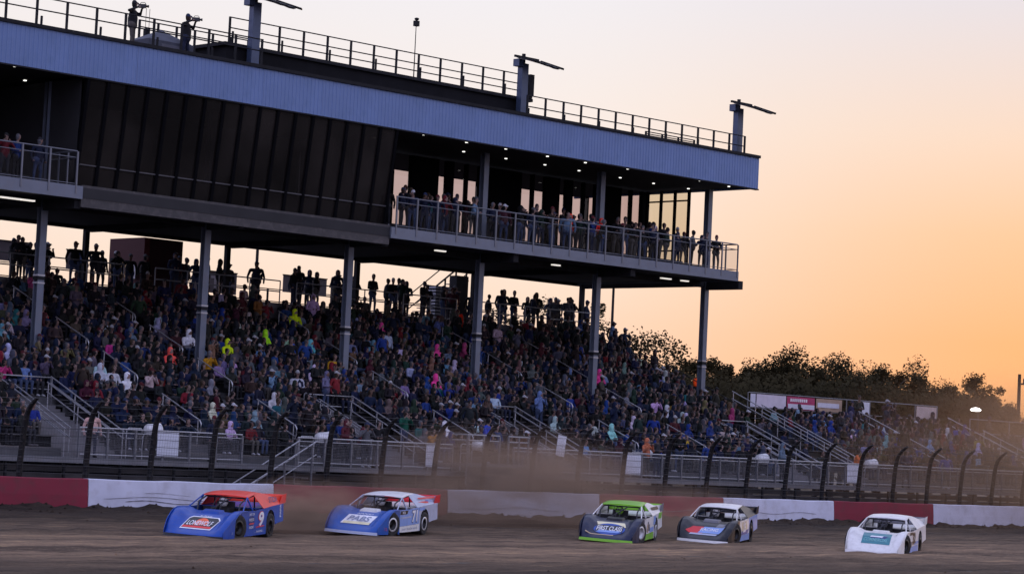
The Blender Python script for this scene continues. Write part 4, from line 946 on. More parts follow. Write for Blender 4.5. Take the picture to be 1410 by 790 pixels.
# two cameramen on the roof
cm = mat('camera_black', (.012, .012, .013), .4)
for k, (px, zz, t, mir) in enumerate(((182, ZF1 + .02, 'standing upright with both elbows out', 1), (257, ZF1 + .02, 'right of the peaked tent, long coat', -1))):
    bm_ = body_mesh(body(standing(prs, False, True, 3, 1.80, .75, 1.25), .024, 1400)); p = on_y(px, 40, 81.5)
    o = bpy.data.objects.new('person', bm_); COL.objects.link(o); o.location = (p.x, 81.5, zz + (.12 if k == 0 else .0)); o.rotation_euler = (0, 0, .55); o.color = (.012, .012, .014, 1); o.scale = (1.1,) * 3
    tag(o, 'roof cameraman in dark clothes ' + t, 'person', 'cameramen on the roof')
    o = empty('video_camera', 'black camera held to the eye by the %s roof cameraman' % ('left' if k == 0 else 'right'), 'camera', (p.x + .22, 81.5 - .30, zz + 1.66 * 1.1 + (.12 if k == 0 else 0)), .75)
    boxobj('camera_body', (-.07, -.16, -.07), (.07, .16, .08), cm, o); MB().lathe([(.001, -.27), (.055, -.27), (.055, -.22), (.04, -.20), (.04, -.163), (.001, -.163)], 'y', 12).obj('lens', cm, o); MB().tube([(0, .1, .08), (0, .05, .15), (0, -.1, .15), (0, -.14, .083)], .014, 6).obj('handle', cm, o)
# ------------------------------------------------------------------ trees on the horizon
bark = mat('bark', (.05, .04, .03), .9, 0, .3, 3)
def leaf_mat(name, c):
    m = mat(name, c, .9, 0, .35, .6, spec=.04); return m
leafs = [leaf_mat('leaves_a', (.030, .025, .012)), leaf_mat('leaves_b', (.040, .032, .015))]
def tree_meshes(seed, H, W, airy):
    r = random.Random(seed); tr_ = MB(); tips = []
    base = [(0, 0, 0), (r.uniform(-.2, .2), r.uniform(-.2, .2), H * .25), (r.uniform(-.4, .4), r.uniform(-.4, .4), H * .5), (r.uniform(-.5, .5), r.uniform(-.5, .5), H * .8)]
    tr_.tube(base, [.32, .24, .17, .05], 7)
    for k in range(13):
        t = r.uniform(.22, .95); z = H * .8 * t; a = r.uniform(0, 6.283); L = W * r.uniform(.35, .6) * (1.25 - .6 * abs(t - .5))
        p0 = Vector((0, 0, z)); p1 = p0 + Vector((math.cos(a) * L * .5, math.sin(a) * L * .5, L * .28)); p2 = p0 + Vector((math.cos(a) * L, math.sin(a) * L, L * r.uniform(.3, .8)))
        tr_.tube([p0, p1, p2], [.10, .06, .02], 5); tips += [p1, p2, p2 + Vector((r.uniform(-.6, .6), r.uniform(-.6, .6), r.uniform(.2, .9)))]
    tips += [Vector(base[-1]) + Vector((r.uniform(-.5, .5), r.uniform(-.5, .5), r.uniform(-.5, H * .16))) for _ in range(5)]
    V = []; Fc = []
    for c in tips:
        for _ in range(1 if airy else 2):
            cc = c + Vector((r.gauss(0, .35), r.gauss(0, .35), r.gauss(0, .3))); rad = r.uniform(.55, 1.15) * W / 6.5
            for _ in range(230 if airy else 190):
                d = Vector((r.gauss(0, 1), r.gauss(0, 1), r.gauss(0, .75))); d = d.normalized() * rad * r.random() ** .45; p = cc + d; s = r.uniform(.06, .14)
                a = Vector((r.gauss(0, 1), r.gauss(0, 1), r.gauss(0, 1))).normalized(); b = a.orthogonal().normalized(); q = len(V)
                V += [p - a * s, p + b * s * .7, p + a * s, p - b * s * .7]; Fc.append((q, q + 1, q + 2, q + 3))
    cr_ = MB(); cr_.add(V, Fc); mx_ = max(v.z for v in V)
    return tr_.mesh('trunk'), cr_.mesh('crown'), mx_
TL = [tree_meshes(11 + k, 12, (7, 6, 8, 6.5, 7.5, 5.5)[k], k in (2, 5)) for k in range(6)]
for i, (a, b, _) in enumerate(TL): a.materials.append(bark); b.materials.append(leafs[i % 2])
def tree(px, py, D, i, label):
    p = at_depth(px, py, D); tm, cm_, top = TL[i]; s = p.z / top
    o = empty('tree', label, 'tree', (p.x, p.y, -.05), rnd.uniform(0, 6.28), 'trees behind the low stands'); o.scale = (s * rnd.uniform(.95, 1.2),) * 2 + (s,)
    link('trunk', tm, None, o); link('crown', cm_, None, o); return o
PROF = [(870, 502), (893, 494), (914, 499), (936, 492), (958, 490), (980, 488), (1003, 493), (1026, 496), (1047, 491), (1068, 489), (1090, 498), (1113, 494), (1137, 480), (1163, 474), (1188, 484), (1211, 500), (1236, 508), (1261, 507), (1286, 513), (1312, 524), (1341, 510), (1368, 527), (1392, 552), (1415, 572)]
for k, (px, py) in enumerate(PROF):
    tree(px, py, 235 + rnd.uniform(-15, 30), (2 if 1130 < px < 1200 else rnd.randrange(6)), 'tree on the skyline, %s from the left of the wood' % ordn(k + 1))
for k in range(26):
    px = 885 + 22 * k; py = interp(px, PROF) + rnd.uniform(20, 46)
    tree(px, py, 205 + rnd.uniform(-12, 12), rnd.randrange(6), 'lower tree in front of the skyline wood, %s from the left' % ordn(k + 1))
o = tree(848, 446, 190, 2, 'single rounded tree showing right of the fifth column'); o.pop('group', None)
und = MB(); r = random.Random(5)
for k in range(5000):
    px = r.uniform(820, 1440); py = r.uniform(max(530, interp(px, PROF) + 35), 640); p = at_depth(px, py, 198 + r.uniform(-6, 6))
    for _ in range(7):
        c = p + Vector((r.gauss(0, .8), r.gauss(0, .8), r.gauss(0, .5))); s = r.uniform(.10, .24); a = Vector((r.gauss(0, 1), r.gauss(0, 1), r.gauss(0, 1))).normalized(); b = a.orthogonal().normalized()
        und.add([c - a * s, c + b * s, c + a * s, c - b * s], [(0, 1, 2, 3)])
tag(und.obj('undergrowth', leafs[0]), 'dark undergrowth beneath the distant trees', 'undergrowth', kind='stuff')
for k, (px, py) in enumerate(((757, 405),)):
    tree(px, py, 190, 5, 'small tree showing behind spectators at the right end of the concourse').pop('group', None)
# ------------------------------------------------------------------ lettering
def text_geo(s, size=1.0, bold=.0, shear=0., sp=1.0, ext=0.):
    cu_ = bpy.data.curves.new('t', 'FONT'); cu_.body = s; cu_.size = size; cu_.align_x = 'CENTER'; cu_.align_y = 'CENTER'; cu_.offset = bold; cu_.shear = shear; cu_.space_character = sp; cu_.resolution_u = 4
    o = bpy.data.objects.new('t', cu_); COL.objects.link(o); bpy.context.view_layer.update()
    me = bpy.data.meshes.new_from_object(o.evaluated_get(bpy.context.evaluated_depsgraph_get())); bpy.data.objects.remove(o); bpy.data.curves.remove(cu_)
    v = [tuple(p.co) for p in me.vertices]; f = [tuple(p.vertices) for p in me.polygons]; bpy.data.meshes.remove(me)
    return v, f
def fit(v, w_, h_):
    xs_ = [p[0] for p in v]; ys_ = [p[1] for p in v]; a, b, c, d = min(xs_), max(xs_), min(ys_), max(ys_)
    return [((p[0] - (a + b) / 2) / (b - a) * w_, (p[1] - (c + d) / 2) / (d - c) * h_) for p in v]
def T_letter():
    v, f = text_geo('T', bold=.03); q = fit(v, .55, .6); MB().add([(x, -.006, y + .55) for x, y in q], f).obj('letter', mat('pale_letter', (.45, .40, .42), .7), tb)
T_letter()
# ------------------------------------------------------------------ dirt late model race cars
tyre_m = mat('tyre_rubber', (.016, .015, .015), .85, 0, .2, 5, .3, 30, dirt=(.09, .075, .065), dirt_amt=.5)
dark_in = mat('cockpit_black', (.012, .012, .014), .6); cage_m = mat('roll_cage', (.03, .03, .035), .4, .4)
XW = (1.38, -1.30); RW = .362; ARCH = .388
HC = [(.75, .72), (1.3, .66), (1.6, .58), (2.2, .27), (2.45, .17), (2.56, .10)]
HF = [(.75, .80), (1.3, .795), (1.6, .73), (2.0, .53), (2.3, .32), (2.56, .11)]
def hike(x, y, z):            # the left rear of the body is jacked up, as these cars corner
    r = sstep(1.2, -2.4, x) * .13 * (.45 + .55 * (y + 1) / 2); return (x, y, z + r * min(1, max(0, (z - .02) / .25)))
def hood_z(x, v):             # v = -1..1 across the nose
    a = sstep(.52, .80, abs(v)); return interp(x, HC) * (1 - a) + interp(x, HF) * a
def wid(x): return interp(x, [(-3, .95), (1.75, .95), (2.1, .91), (2.56, .80)])
def nose_p(u, v):
    vv = 2 * v - 1; x = .75 + (2.56 - .75) * u; xx = x - .16 * abs(vv) ** 3 * u; return hike(xx, vv * wid(xx) * .995, hood_z(x, vv))
def top_z(x): return interp(-x, [(-2.56, .11), (-2.3, .32), (-2.0, .53), (-1.6, .73), (-1.3, .795), (-.75, .80), (0, .78), (1.0, .80), (2.45, .86)])
def side_y(z): return .955 - .06 * max(0, z - .12)
def bot_z(x, base):
    b = base
    for c in XW:
        if abs(x - c) < ARCH: b = max(b, RW + math.sqrt(ARCH ** 2 - (x - c) ** 2) * (1.0 if c > 0 else .92))
    return b
def side_panel(xa, xb, s, z0f, z1f, nx_=40, nz_=4):
    v = []; f = []
    for i in range(nx_ + 1):
        x = xa + (xb - xa) * i / nx_; a, b = z0f(x), z1f(x); b = max(a + .004, b)
        for j in range(nz_ + 1):
            z = a + (b - a) * j / nz_; v.append(hike(x, s * side_y(z) * wid(x) / .95, z))
    for i in range(nx_):
        for j in range(nz_):
            q = i * (nz_ + 1) + j; f.append((q, q + nz_ + 1, q + nz_ + 2, q + 1))
    return v, f
def paint(name, c, rough=.33): return mat(name, c, rough, 0, .08, 3.2, dirt=(.15, .115, .095), dirt_amt=.20, coat=.0, spec=.3)
def solid(o, t=.012):
    m = o.modifiers.new('thickness', 'SOLIDIFY'); m.thickness = t; m.offset = -1; return o
def race_car(label, X, Y, ang, P):
    R = empty('race_car', label, 'race car', (X, Y, ground_z(X, Y) - .01), math.radians(ang), 'dirt late model cars racing'); R.rotation_euler = (math.radians(-2.), 0, math.radians(ang))
    nose = solid(MB().grid(nose_p, 26, 28).obj('nose', P['nose'], R))
    # lip under the nose
    v = []; f = []
    for k in range(25):
        vv = -1 + 2 * k / 24; x = 2.56 - .16 * abs(vv) ** 3; v += [hike(x + .01, vv * wid(x) * 1.0, .125), hike(x + .035, vv * (wid(x) + .015), .05), hike(x - .12, vv * wid(x), .045)]
    for k in range(24):
        for j in range(2): f.append((k * 3 + j, (k + 1) * 3 + j, (k + 1) * 3 + j + 1, k * 3 + j + 1))
    solid(MB().add(v, f).obj('front_lip', P['lip'], R), .01)
    for s in (1, -1):
        m = P['side'] if s == 1 else P['side_far']
        v, f = side_panel(2.40, .86, s, lambda x: bot_z(x, .07), lambda x: top_z(x) + .005); solid(MB().add(v, f).obj('fender', P['fender'], R))
        v, f = side_panel(.855, -.80, s, lambda x: .30, top_z, 20); solid(MB().add(v, f).obj('door', m, R))
        v, f = side_panel(.855, -.80, s, lambda x: .12, lambda x: .294, 20, 1); solid(MB().add(v, f).obj('rocker_panel', P['rocker'], R))
        v, f = side_panel(-.805, -2.45, s, lambda x: bot_z(x, .12 if x > -1.3 else interp(-x, [(1.3, .2), (1.78, .30), (2.45, .36)])), top_z, 40); solid(MB().add(v, f).obj('quarter_panel', P['quarter'], R))
    # deck, tail, interior
    solid(MB().grid(lambda u, v: hike(-.62 - 1.83 * u, (2 * v - 1) * side_y(1.0) * .985, top_z(-.62 - 1.83 * u) - .03), 8, 4).obj('rear_deck', P['deck'], R))
    solid(MB().grid(lambda u, v: hike(-2.455, (2 * v - 1) * .91, .40 + .44 * u), 2, 4).obj('tail_panel', P['tail'], R))
    MB().box((-2.2, -.72, .14), (1.45, .72, .40)).obj('chassis', dark_in, R)
    b = MB(); b.box((-.66, -.86, .425), (.72, .86, .50)); b.box((-.70, -.86, .503), (-.62, .86, .79)); b.obj('interior', dark_in, R)
    solid(MB().grid(lambda u, v: hike(.78 - .32 * u, (2 * v - 1) * .82, .66 + .02 * u), 2, 4).obj('dash_panel', P['dash'], R))
    # seat with side bolsters
    b = MB(); b.box((-.42, -.35, .50), (-.30, .15, .98)); b.box((-.28, -.35, .50), (.05, -.28, .80)); b.box((-.28, .08, .50), (.05, .15, .80)); b.obj('seat', dark_in, R)
    hl = MB().lathe([(.001, -.14), (.09, -.12), (.125, -.03), (.125, .05), (.09, .12), (.001, .145)], 'z', 14, c=(-.15, -.1, .98)).obj('driver_helmet', P['helmet'], R)
    b = MB().lathe([(.128, -.025), (.130, .03)], 'z', 14, c=(-.15, -.1, .99)).obj('visor', dark_in, hl)
    # engine intake
    b = MB(); b.add([(1.22, -.28, .64), (1.22, .28, .64), (.80, -.30, .68), (.80, .30, .68), (1.16, -.24, .74), (1.16, .24, .74), (.82, -.26, .78), (.82, .26, .78)], [(0, 1, 5, 4), (1, 3, 7, 5), (3, 2, 6, 7), (2, 0, 4, 6), (4, 5, 7, 6)]); b.obj('hood_scoop', P['scoop'], R)
    # roof
    def roof_p(u, v):
        vv = 2 * v - 1; x = .06 - 1.16 * u; return hike(x, vv * (.66 - .04 * u), 1.12 + .07 * u + .03 * math.sin(math.pi * (u * .8 + .1)) - .035 * vv * vv)
    solid(MB().grid(roof_p, 8, 8).obj('roof', P['roof'], R), .022)
    if P.get('roof_stripe'):
        MB().grid(lambda u, v: (lambda q: (q[0], q[1], q[2] + .006))(roof_p(.05 + .9 * u, .34 + .32 * v)), 8, 3).obj('roof_stripe', P['roof_stripe'], R)
    for s in (1, -1):
        MB().tube([hike(.80, s * .80, .77), hike(.05, s * .64, 1.115)], .020, 7).obj('windscreen_post', P['post'], R)
        MB().tube([hike(.05, s * .64, 1.11), hike(-.02, s * .80, .77)], .026, 7).obj('door_post', P['post'], R)
        # sail panel from the roof down to the deck
        pts = [(-.50, 1.145, .63), (-1.08, 1.185, .615), (-1.75, 1.07, .72), (-2.40, 1.08, .88), (-2.44, .855, .905), (-1.3, .81, .91), (-.62, .79, .915)]
        vv = [hike(x, s * y, z) for x, z, y in pts]; c = MB(); c.add(vv, [(0, 1, 2, 6), (2, 5, 6), (2, 3, 4, 5)]); solid(c.obj('sail_panel', P['sail'], R))
        # spoiler end plate
        solid(MB().add([hike(-2.10, s * .905, .85), hike(-2.62, s * .915, .88), hike(-2.66, s * .915, 1.14), hike(-2.30, s * .91, 1.10)], [(0, 1, 2, 3)]).obj('spoiler_end', P['spoiler_end'], R))
    solid(MB().grid(lambda u, v: hike(-2.45 - .16 * u, (2 * v - 1) * .91, .85 + .25 * u), 2, 6).obj('spoiler', P['spoiler'], R))
    for s in (1, -1):       # roll cage
        MB().tube([hike(.62, s * .60, .5), hike(.50, s * .60, .95), hike(-.05, s * .58, 1.085), hike(-.75, s * .58, 1.13), hike(-.85, s * .6, .5)], .022, 7).obj('cage_tube', cage_m, R)
    MB().tube([hike(-.75, -.58, 1.12), hike(-.75, .58, 1.12)], .022, 7).obj('cage_tube', cage_m, R); MB().tube([hike(-.05, -.58, 1.08), hike(-.05, .58, 1.08)], .022, 7).obj('cage_tube', cage_m, R)
    for y in (-.12, .0, .12): MB().tube([hike(.66, y - .1, .66), hike(.03, y - .1, 1.10)], .010, 5).obj('windscreen_bar', cage_m, R)
    MB().tube([hike(.55, -.3, .70), hike(.10, .2, 1.08)], .02, 6).obj('cage_tube', cage_m, R)
    # wheels
    for xi, x in enumerate(XW):
        for s in (1, -1):
            wd = .30 if xi == 0 else .36; wt = empty_part('wheel', R, (x, s * (.945 - wd / 2), RW), math.radians(P.get('steer', -17)) if xi == 0 else 0)
            n = 26; h_ = wd / 2
            MB().lathe([(.20, -h_ * .9), (.29, -h_), (.35, -h_ * .96), (RW - .006, -h_ * .8), (RW, -h_ * .5), (RW, 0), (RW, h_ * .5), (RW - .006, h_ * .8), (.35, h_ * .96), (.29, h_), (.20, h_ * .9)], 'y', n).obj('tyre', tyre_m, wt)
            MB().lathe([(.205, s * h_ * .93), (.19, s * h_ * .90), (.175, s * h_ * .45), (.07, s * h_ * .30), (.06, s * h_ * .45), (.001, s * h_ * .47)], 'y', n).obj('rim', P['rim'], wt)
            MB().lathe([(.165, s * h_ * .97), (.215, s * h_ * 1.02), (.205, s * h_ * .88)], 'y', n).obj('beadlock_ring', P['ring'], wt)
    return R
def empty_part(name, parent, loc, rz):
    o = bpy.data.objects.new(name, None); COL.objects.link(o); o.parent = parent; o.location = loc; o.rotation_euler = (0, 0, rz); return o
# flat print on the bodywork: outline polygons laid on the panel they are painted on
def refine(v, f, n):
    bm = bmesh.new(); vs_ = [bm.verts.new((p[0], p[1], 0)) for p in v]
    for q in f:
        try: bm.faces.new([vs_[i] for i in q])
        except ValueError: pass
    bmesh.ops.triangulate(bm, faces=bm.faces)
    for _ in range(4 if n else 0):
        lg = [e for e in bm.edges if e.calc_length() > n]
        if not lg: break
        bmesh.ops.subdivide_edges(bm, edges=lg, cuts=1, use_grid_fill=False); bmesh.ops.triangulate(bm, faces=bm.faces)
    bm.verts.index_update(); V = [tuple(q.co) for q in bm.verts]; Fc = [tuple(q.index for q in fc.verts) for fc in bm.faces]; bm.free(); return V, Fc
def zz_(z): return .12 + (z - .12) * .90
def on_side(car, name, v, f, m, x0, z0, lift=.008, s=1):
    V, Fc = refine(v, f, .25); MB().add([(lambda q: (q[0], q[1] + s * lift, q[2]))(hike(x0 - s * p[0], s * side_y(zz_(z0 + p[1])), zz_(z0 + p[1]))) for p in V], Fc).obj(name, m, car)
def on_hood(car, name, v, f, m, x0, y0=0, lift=.008):
    V, Fc = refine(v, f, .055); MB().add([(lambda q: (q[0], q[1], q[2] + lift))(hike(x0 - 1.9 * p[1], y0 + p[0], hood_z(x0 - 1.9 * p[1], (y0 + p[0]) / .94))) for p in V], Fc).obj(name, m, car)
def on_sail(car, name, v, f, m, x0, z0, lift=.012):
    V, Fc = refine(v, f, 0); MB().add([hike(x0 - p[0], .80 + .13 * (x0 - p[0] + 1.75) * -.55 + (1.03 - z0 - p[1]) * .35 + lift + .03, z0 + p[1]) for p in V], Fc).obj(name, m, car)
def rect(w_, h_, sk=0.): return [(-w_ / 2 - sk, -h_ / 2), (w_ / 2 - sk, -h_ / 2), (w_ / 2 + sk, h_ / 2), (-w_ / 2 + sk, h_ / 2)], [(0, 1, 2, 3)]
def ell(w_, h_, n=24, a0=0, a1=6.2832):
    v = [(math.cos(a0 + (a1 - a0) * k / n) * w_ / 2, math.sin(a0 + (a1 - a0) * k / n) * h_ / 2) for k in range(n + (0 if a1 - a0 > 6.28 else 1))]; return v, [tuple(range(len(v)))]
def lettering(s, w_, h_, bold=.02, shear=0): v, f = text_geo(s, bold=bold, shear=shear); return fit(v, w_, h_), f
blue = paint('car_blue', (.010, .065, .34)); blue2 = paint('car_royal_blue', (.014, .085, .36)); orange = paint('car_fluorescent_red', (.80, .06, .035)); white = paint('car_white', (.74, .73, .70)); silver = paint('car_silver', (.42, .46, .58), .25)
navy = paint('car_navy', (.006, .011, .042)); lime = paint('car_lime', (.20, .48, .03)); black = paint('car_black', (.006, .007, .013)); red = paint('car_red', (.62, .02, .03)); teal = paint('car_teal', (.03, .20, .24)); sky = paint('car_sky_blue', (.22, .34, .66)); dkblue = paint('car_dark_blue', (.012, .03, .16)); cream = paint('car_cream', (.62, .56, .36)); grey = paint('car_grey', (.16, .16, .18)); tan_p = paint('car_tan', (.45, .33, .20))
pw = mat('print_white', (.78, .78, .80), .4); pr_ = mat('print_red', (.70, .03, .03), .4); pk = mat('print_black', (.012, .012, .014), .4); po = mat('print_orange', (.85, .12, .02), .4); pb = mat('print_blue', (.03, .10, .45), .4); pg = mat('print_grey_blue', (.22, .26, .38), .4); pc = mat('print_cream', (.72, .66, .40), .4)
rimb = mat('rim_black', (.02, .02, .022), .4, .5); rimw = mat('ring_white', (.65, .65, .66), .35, .3)
base = dict(side_far=blue, helmet=white, scoop=blue, dash=blue, tail=black, rim=rimb, ring=rimb)
def P(**k): d = dict(base); d.update(k); return d
def number(car, s, x0, z0, w_, h_, m_out, m_in, shear=.12):
    v, f = lettering(s, w_ + .05, h_ + .05, .05, shear); on_side(car, 'door_number_outline', v, f, m_out, x0 + .012, z0 - .008, .007)
    v, f = lettering(s, w_, h_, .035, shear); on_side(car, 'door_number', v, f, m_in, x0, z0, .012)
# 9: blue with fluorescent red sail panels
c1 = race_car('blue race car number 9 with fluorescent red spoiler, leading the pack', 42.91, 54.37, 212.8, P(nose=blue, lip=black, side=blue, fender=blue, rocker=blue, quarter=blue, deck=blue, roof=orange, roof_stripe=dkblue, sail=orange, spoiler=orange, spoiler_end=orange, post=blue, tail=white))
hexa = [(-.46, -.14), (.36, -.14), (.47, .08), (.40, .14), (-.30, .14), (-.38, .10)]
on_hood(c1, 'logo_border', [(x * 1.06, y * 1.18) for x, y in hexa], [tuple(range(6))], pw, 1.90, 0, .006); on_hood(c1, 'logo_field', hexa, [tuple(range(6))], pk, 1.90, 0, .010)
v, f = ell(.42, .36, 18, 0, math.pi); on_hood(c1, 'logo_sun', [(x + .03, y - .06) for x, y in v], f, po, 1.90, 0, .013)
v, f = rect(.80, .05); on_hood(c1, 'logo_band', [(x - .04, y - .11) for x, y in v], f, pr_, 1.90, 0, .013)
v, f = lettering('LONEWOLF', .72, .12, .02, .2); on_hood(c1, 'logo_lettering', v, f, pw, 1.95, 0, .030)
v, f = lettering('K-MAX', .34, .05, .01, .2); on_hood(c1, 'small_lettering', v, f, pw, 1.52, .02, .008)
number(c1, '9', -.45, .57, .44, .44, pr_, pw)
v, f = ell(.52, .30); on_side(c1, 'sponsor_oval', [(x, y) for x, y in v], f, dkblue, .38, .57, .007)
v, f = lettering('FK ROD ENDS', .40, .09, .01); on_side(c1, 'sponsor_lettering', v, f, pw, .40, .60, .012); v, f = rect(.40, .04, .03); on_side(c1, 'red_flash', v, f, pr_, .40, .48, .012)
v, f = lettering('DIRT CAR', .44, .07, .01, .1); on_side(c1, 'sponsor_lettering', v, f, pw, .36, .76, .008); v, f = lettering('AR BODIES', .38, .08, .012); on_side(c1, 'sponsor_lettering', v, f, pw, .42, .37, .008)
v, f = rect(.70, .03, .02); on_side(c1, 'red_flash', v, f, pr_, -.35, .345, .008); v, f = lettering('. . RACING . .', .8, .05, .01); on_side(c1, 'sponsor_lettering', v, f, pw, -.3, .22, .008)
v, f = lettering('STIDA', .62, .15, .02, .15); on_sail(c1, 'sail_lettering', v, f, dkblue, -1.62, .99)
v, f = lettering('PAPA', .40, .13, .02); on_side(c1, 'quarter_lettering', [(-y, x) for x, y in v], f, pw, -2.16, .72, .008)
v, f = lettering('AR', .12, .08, .01); on_side(c1, 'fender_lettering', v, f, pg, 2.0, .24, .008)
# 71: blue nose, silver side
c2 = race_car('blue and silver race car number 71 with white roof, second in line', 51.03, 56.89, 206.9, P(nose=blue2, lip=silver, side=sky, fender=blue2, rocker=white, quarter=silver, deck=white, roof=white, sail=silver, spoiler=red, spoiler_end=red, post=silver, scoop=white, tail=white, ring=rimw, dash=black))
v, f = rect(.92, .26, .04); on_hood(c2, 'hood_panel', v, f, pw, 1.86, 0, .006); v, f = rect(.86, .07, .0); on_hood(c2, 'hood_panel_edge', [(x, y - .10) for x, y in v], f, pc, 1.86, 0, .010)
v, f = lettering('PABS', .72, .14, .02, .2); on_hood(c2, 'hood_lettering', v, f, pg, 1.83, 0, .022); v, f = lettering('NAPOLI', .50, .06, .012, .2); on_hood(c2, 'small_lettering', v, f, pw, 1.50, .06, .008)
number(c2, '71', -.42, .60, .48, .40, dkblue, pw)
v, f = rect(.62, .12, .04); on_side(c2, 'dark_flash', v, f, black, .50, .77, .007); v, f = lettering('MD3', .22, .08, .012); on_side(c2, 'sponsor_lettering', v, f, pw, .52, .77, .012)
v, f = rect(.9, .05, .02); on_side(c2, 'silver_flash', v, f, silver, .35, .60, .007); v, f = lettering('DIRT TRACK BANK', 1.3, .05, .006); on_side(c2, 'rocker_lettering', v, f, pg, 0, .21, .008)
v, f = rect(1.25, .05, -.05); on_sail(c2, 'red_flash', v, f, pr_, -1.6, 1.05); v, f = rect(.8, .06, -.05); on_sail(c2, 'red_flash', v, f, pr_, -1.25, .92); v, f = lettering('AMSOIL', .5, .06, .01); on_sail(c2, 'sail_lettering', v, f, pb, -1.7, .96)
v, f = rect(.5, .10, .03); on_side(c2, 'silver_flash', v, f, sky, -1.05, .80, .007); v, f = lettering('1 2', .18, .10, .01); on_side(c2, 'fender_lettering', v, f, pr_, 2.02, .25, .008)
# navy and white with lime trim
c3 = race_car('navy and white race car with lime green roof and lower edge', 58.79, 54.03, 212.3, P(nose=navy, lip=lime, side=white, side_far=navy, fender=navy, rocker=lime, quarter=white, deck=white, roof=lime, roof_stripe=white, sail=white, spoiler=lime, spoiler_end=grey, post=white, scoop=black, tail=grey, ring=rimw, rim=rimw, dash=black, helmet=lime))
v, f = rect(.90, .16, -.05); on_hood(c3, 'hood_panel', v, f, pc, 1.62, 0, .007); v, f = ell(1.0, .34); on_hood(c3, 'logo_oval', v, f, blue, 1.93, 0, .008); v, f = lettering('FIRST CLASS', .80, .13, .02); on_hood(c3, 'logo_lettering', v, f, pw, 1.90, 0, .017); v, f = rect(.86, .19); on_hood(c3, 'logo_field', v, f, pk, 1.90, 0, .012)
v, f = rect(.7, .06, .06); on_hood(c3, 'logo_band', v, f, sky, 2.07, 0, .014); v, f = rect(.9, .03); on_hood(c3, 'orange_flash', v, f, tan_p, 2.28, -.25, .008)
v, f = lettering('3s', .42, .34, .03, .1); on_side(c3, 'door_number', v, f, grey, .12, .57, .010); v, f = rect(.7, .16, .05); on_side(c3, 'blue_flash', v, f, sky, -.45, .42, .008); v, f = ell(.35, .3); on_side(c3, 'dark_logo', v, f, tan_p, .30, .50, .007)
v, f = rect(.9, .10, -.05); on_sail(c3, 'dark_flash', v, f, pk, -1.4, 1.0); v, f = rect(.6, .22, .1); on_side(c3, 'lime_flash', v, f, lime, -2.05, .82, .008); v, f = rect(.4, .3, .06); on_side(c3, 'blue_flash', v, f, sky, -1.0, .70, .008)
# black nose, white lip, blue and white side
c4 = race_car('black nosed race car with white front lip and blue white door', 64.09, 54.47, 209.6, P(nose=black, lip=white, side=white, side_far=black, fender=black, rocker=sky, quarter=sky, deck=white, roof=white, sail=black, spoiler=black, spoiler_end=black, post=white, scoop=grey, tail=black, dash=black, helmet=white))
v, f = rect(.55, .22, .08); on_hood(c4, 'red_flash', [(x - .30, y) for x, y in v], f, red, 1.92, 0, .008); v, f = rect(.7, .20, .08); on_hood(c4, 'blue_flash', [(x + .18, y) for x, y in v], f, sky, 1.90, 0, .011); v, f = rect(.9, .05, .02); on_hood(c4, 'white_flash', v, f, silver, 2.16, -.05, .010); v, f = lettering('RACING', .6, .09, .015, .2); on_hood(c4, 'hood_lettering', [(x + .1, y) for x, y in v], f, pw, 1.88, 0, .016)
v, f = rect(.3, .18, .03); on_hood(c4, 'silver_patch', v, f, grey, 1.55, .45, .008)
for k, (dx, w_) in enumerate(((.30, .40), (-.22, .46))):
    v, f = ell(w_, .46); on_side(c4, 'orange_burst', v, f, cream, dx, .58, .007)
number(c4, '25', .04, .58, .56, .34, tan_p, pw)
v, f = rect(1.2, .14, .1); on_side(c4, 'blue_flash', v, f, blue, -.05, .40, .008)
# white with teal hood
c5 = race_car('white race car with teal hood panel, last of the five', 66.57, 49.30, 206.6, P(nose=white, lip=white, side=white, side_far=white, fender=white, rocker=sky, quarter=white, deck=white, roof=white, sail=white, spoiler=grey, spoiler_end=white, post=white, scoop=white, tail=grey, ring=rimb, dash=teal, helmet=grey))
v, f = rect(.92, .44, -.03); on_hood(c5, 'hood_panel', v, f, teal, 1.62, 0, .008); v, f = lettering('COMMERCIAL', .78, .10, .015, .1); on_hood(c5, 'hood_lettering', v, f, mat('print_aqua', (.16, .45, .46), .4), 1.80, 0, .014); v, f = rect(.40, .05, .02); on_hood(c5, 'white_mark', v, f, pw, 1.60, 0, .013); v, f = rect(.5, .10, .05); on_hood(c5, 'dark_mark', v, f, dkblue, 1.63, .08, .011)
number(c5, '32', -.05, .60, .52, .40, tan_p, pk); v, f = rect(.5, .10, .04); on_side(c5, 'dark_flash', v, f, pk, .45, .78, .008); v, f = rect(.8, .10, .06); on_side(c5, 'blue_flash', v, f, sky, -.45, .40, .008); v, f = rect(.4, .2, .1); on_side(c5, 'dark_flash', v, f, grey, .55, .40, .008)
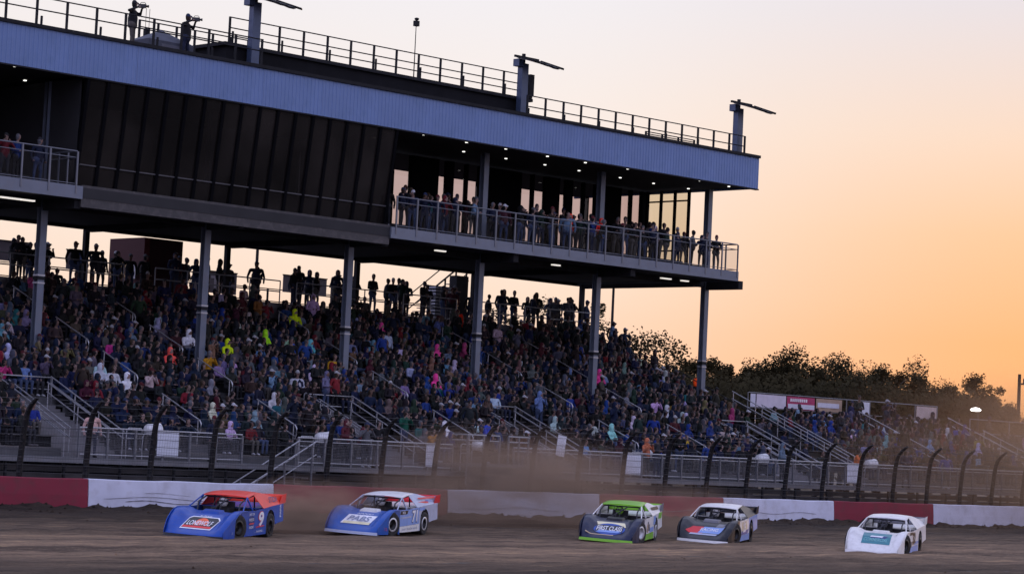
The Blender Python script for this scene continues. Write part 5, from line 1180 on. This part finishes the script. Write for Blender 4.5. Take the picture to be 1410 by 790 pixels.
# ------------------------------------------------------------------ dust thrown up by the cars
def dust(name, label, c, size, dens, seed, col=(.70, .48, .33)):
    bm = bmesh.new(); bmesh.ops.create_icosphere(bm, subdivisions=3, radius=1)
    r = random.Random(seed)
    for v in bm.verts: v.co *= 1 + .12 * fbm(v.co.x * 1.5 + seed, v.co.y * 1.5 + v.co.z, 2)
    me = bpy.data.meshes.new(name); bm.to_mesh(me); bm.free()
    m = bpy.data.materials.new(name + '_air'); m.use_nodes = True; n = m.node_tree.nodes; L = m.node_tree.links; n.remove(n['Principled BSDF'])
    pv = n.new('ShaderNodeVolumePrincipled'); pv.inputs['Color'].default_value = (*col, 1); pv.inputs['Anisotropy'].default_value = .3
    t = n.new('ShaderNodeTexCoord'); nz = n.new('ShaderNodeTexNoise'); nz.inputs['Scale'].default_value = 1.9; nz.inputs['Detail'].default_value = 5; nz.inputs['Roughness'].default_value = .6
    ad = n.new('ShaderNodeVectorMath'); ad.operation = 'ADD'; L.new(t.outputs['Object'], ad.inputs[0]); ad.inputs[1].default_value = (seed * 3.1, seed * 1.7, 0); L.new(ad.outputs[0], nz.inputs[0])
    ln = n.new('ShaderNodeVectorMath'); ln.operation = 'LENGTH'; L.new(t.outputs['Object'], ln.inputs[0])
    fo = n.new('ShaderNodeMapRange'); fo.interpolation_type = 'SMOOTHSTEP'; L.new(ln.outputs['Value'], fo.inputs[0]); fo.inputs[1].default_value = .95; fo.inputs[2].default_value = .1; fo.inputs[3].default_value = 0; fo.inputs[4].default_value = 1
    nr = n.new('ShaderNodeMapRange'); L.new(nz.outputs[0], nr.inputs[0]); nr.inputs[1].default_value = .40; nr.inputs[2].default_value = .72; nr.inputs[3].default_value = 0.05; nr.inputs[4].default_value = 1
    mu = n.new('ShaderNodeMath'); mu.operation = 'MULTIPLY'; L.new(fo.outputs[0], mu.inputs[0]); L.new(nr.outputs[0], mu.inputs[1])
    m2 = n.new('ShaderNodeMath'); m2.operation = 'MULTIPLY'; L.new(mu.outputs[0], m2.inputs[0]); m2.inputs[1].default_value = dens; L.new(m2.outputs[0], pv.inputs['Density']); L.new(pv.outputs[0], n['Material Output'].inputs['Volume'])
    o = link(name, me, m); o.location = c; o.scale = size
    return tag(o, label, 'dust', kind='stuff')
dust('dust_cloud', 'brown dust billowing over the wall behind the second car', (64.0, 64.5, 1.3), (8.5, 4.5, 2.8), 1.1, 1)
dust('dust_cloud', 'small puff of dust behind the leading blue car', (48.2, 57.2, .6), (3.4, 2.0, 1.25), 1.9, 2)
dust('dust_cloud', 'low dust trailing behind the navy and lime car', (67.5, 59.5, .7), (6, 3, 1.5), .5, 3)
dust('dust_cloud', 'wide drifting dust over the right end of the track and low stands', (110, 68, 3.0), (26, 10, 6.8), .17, 4, (.80, .50, .28))
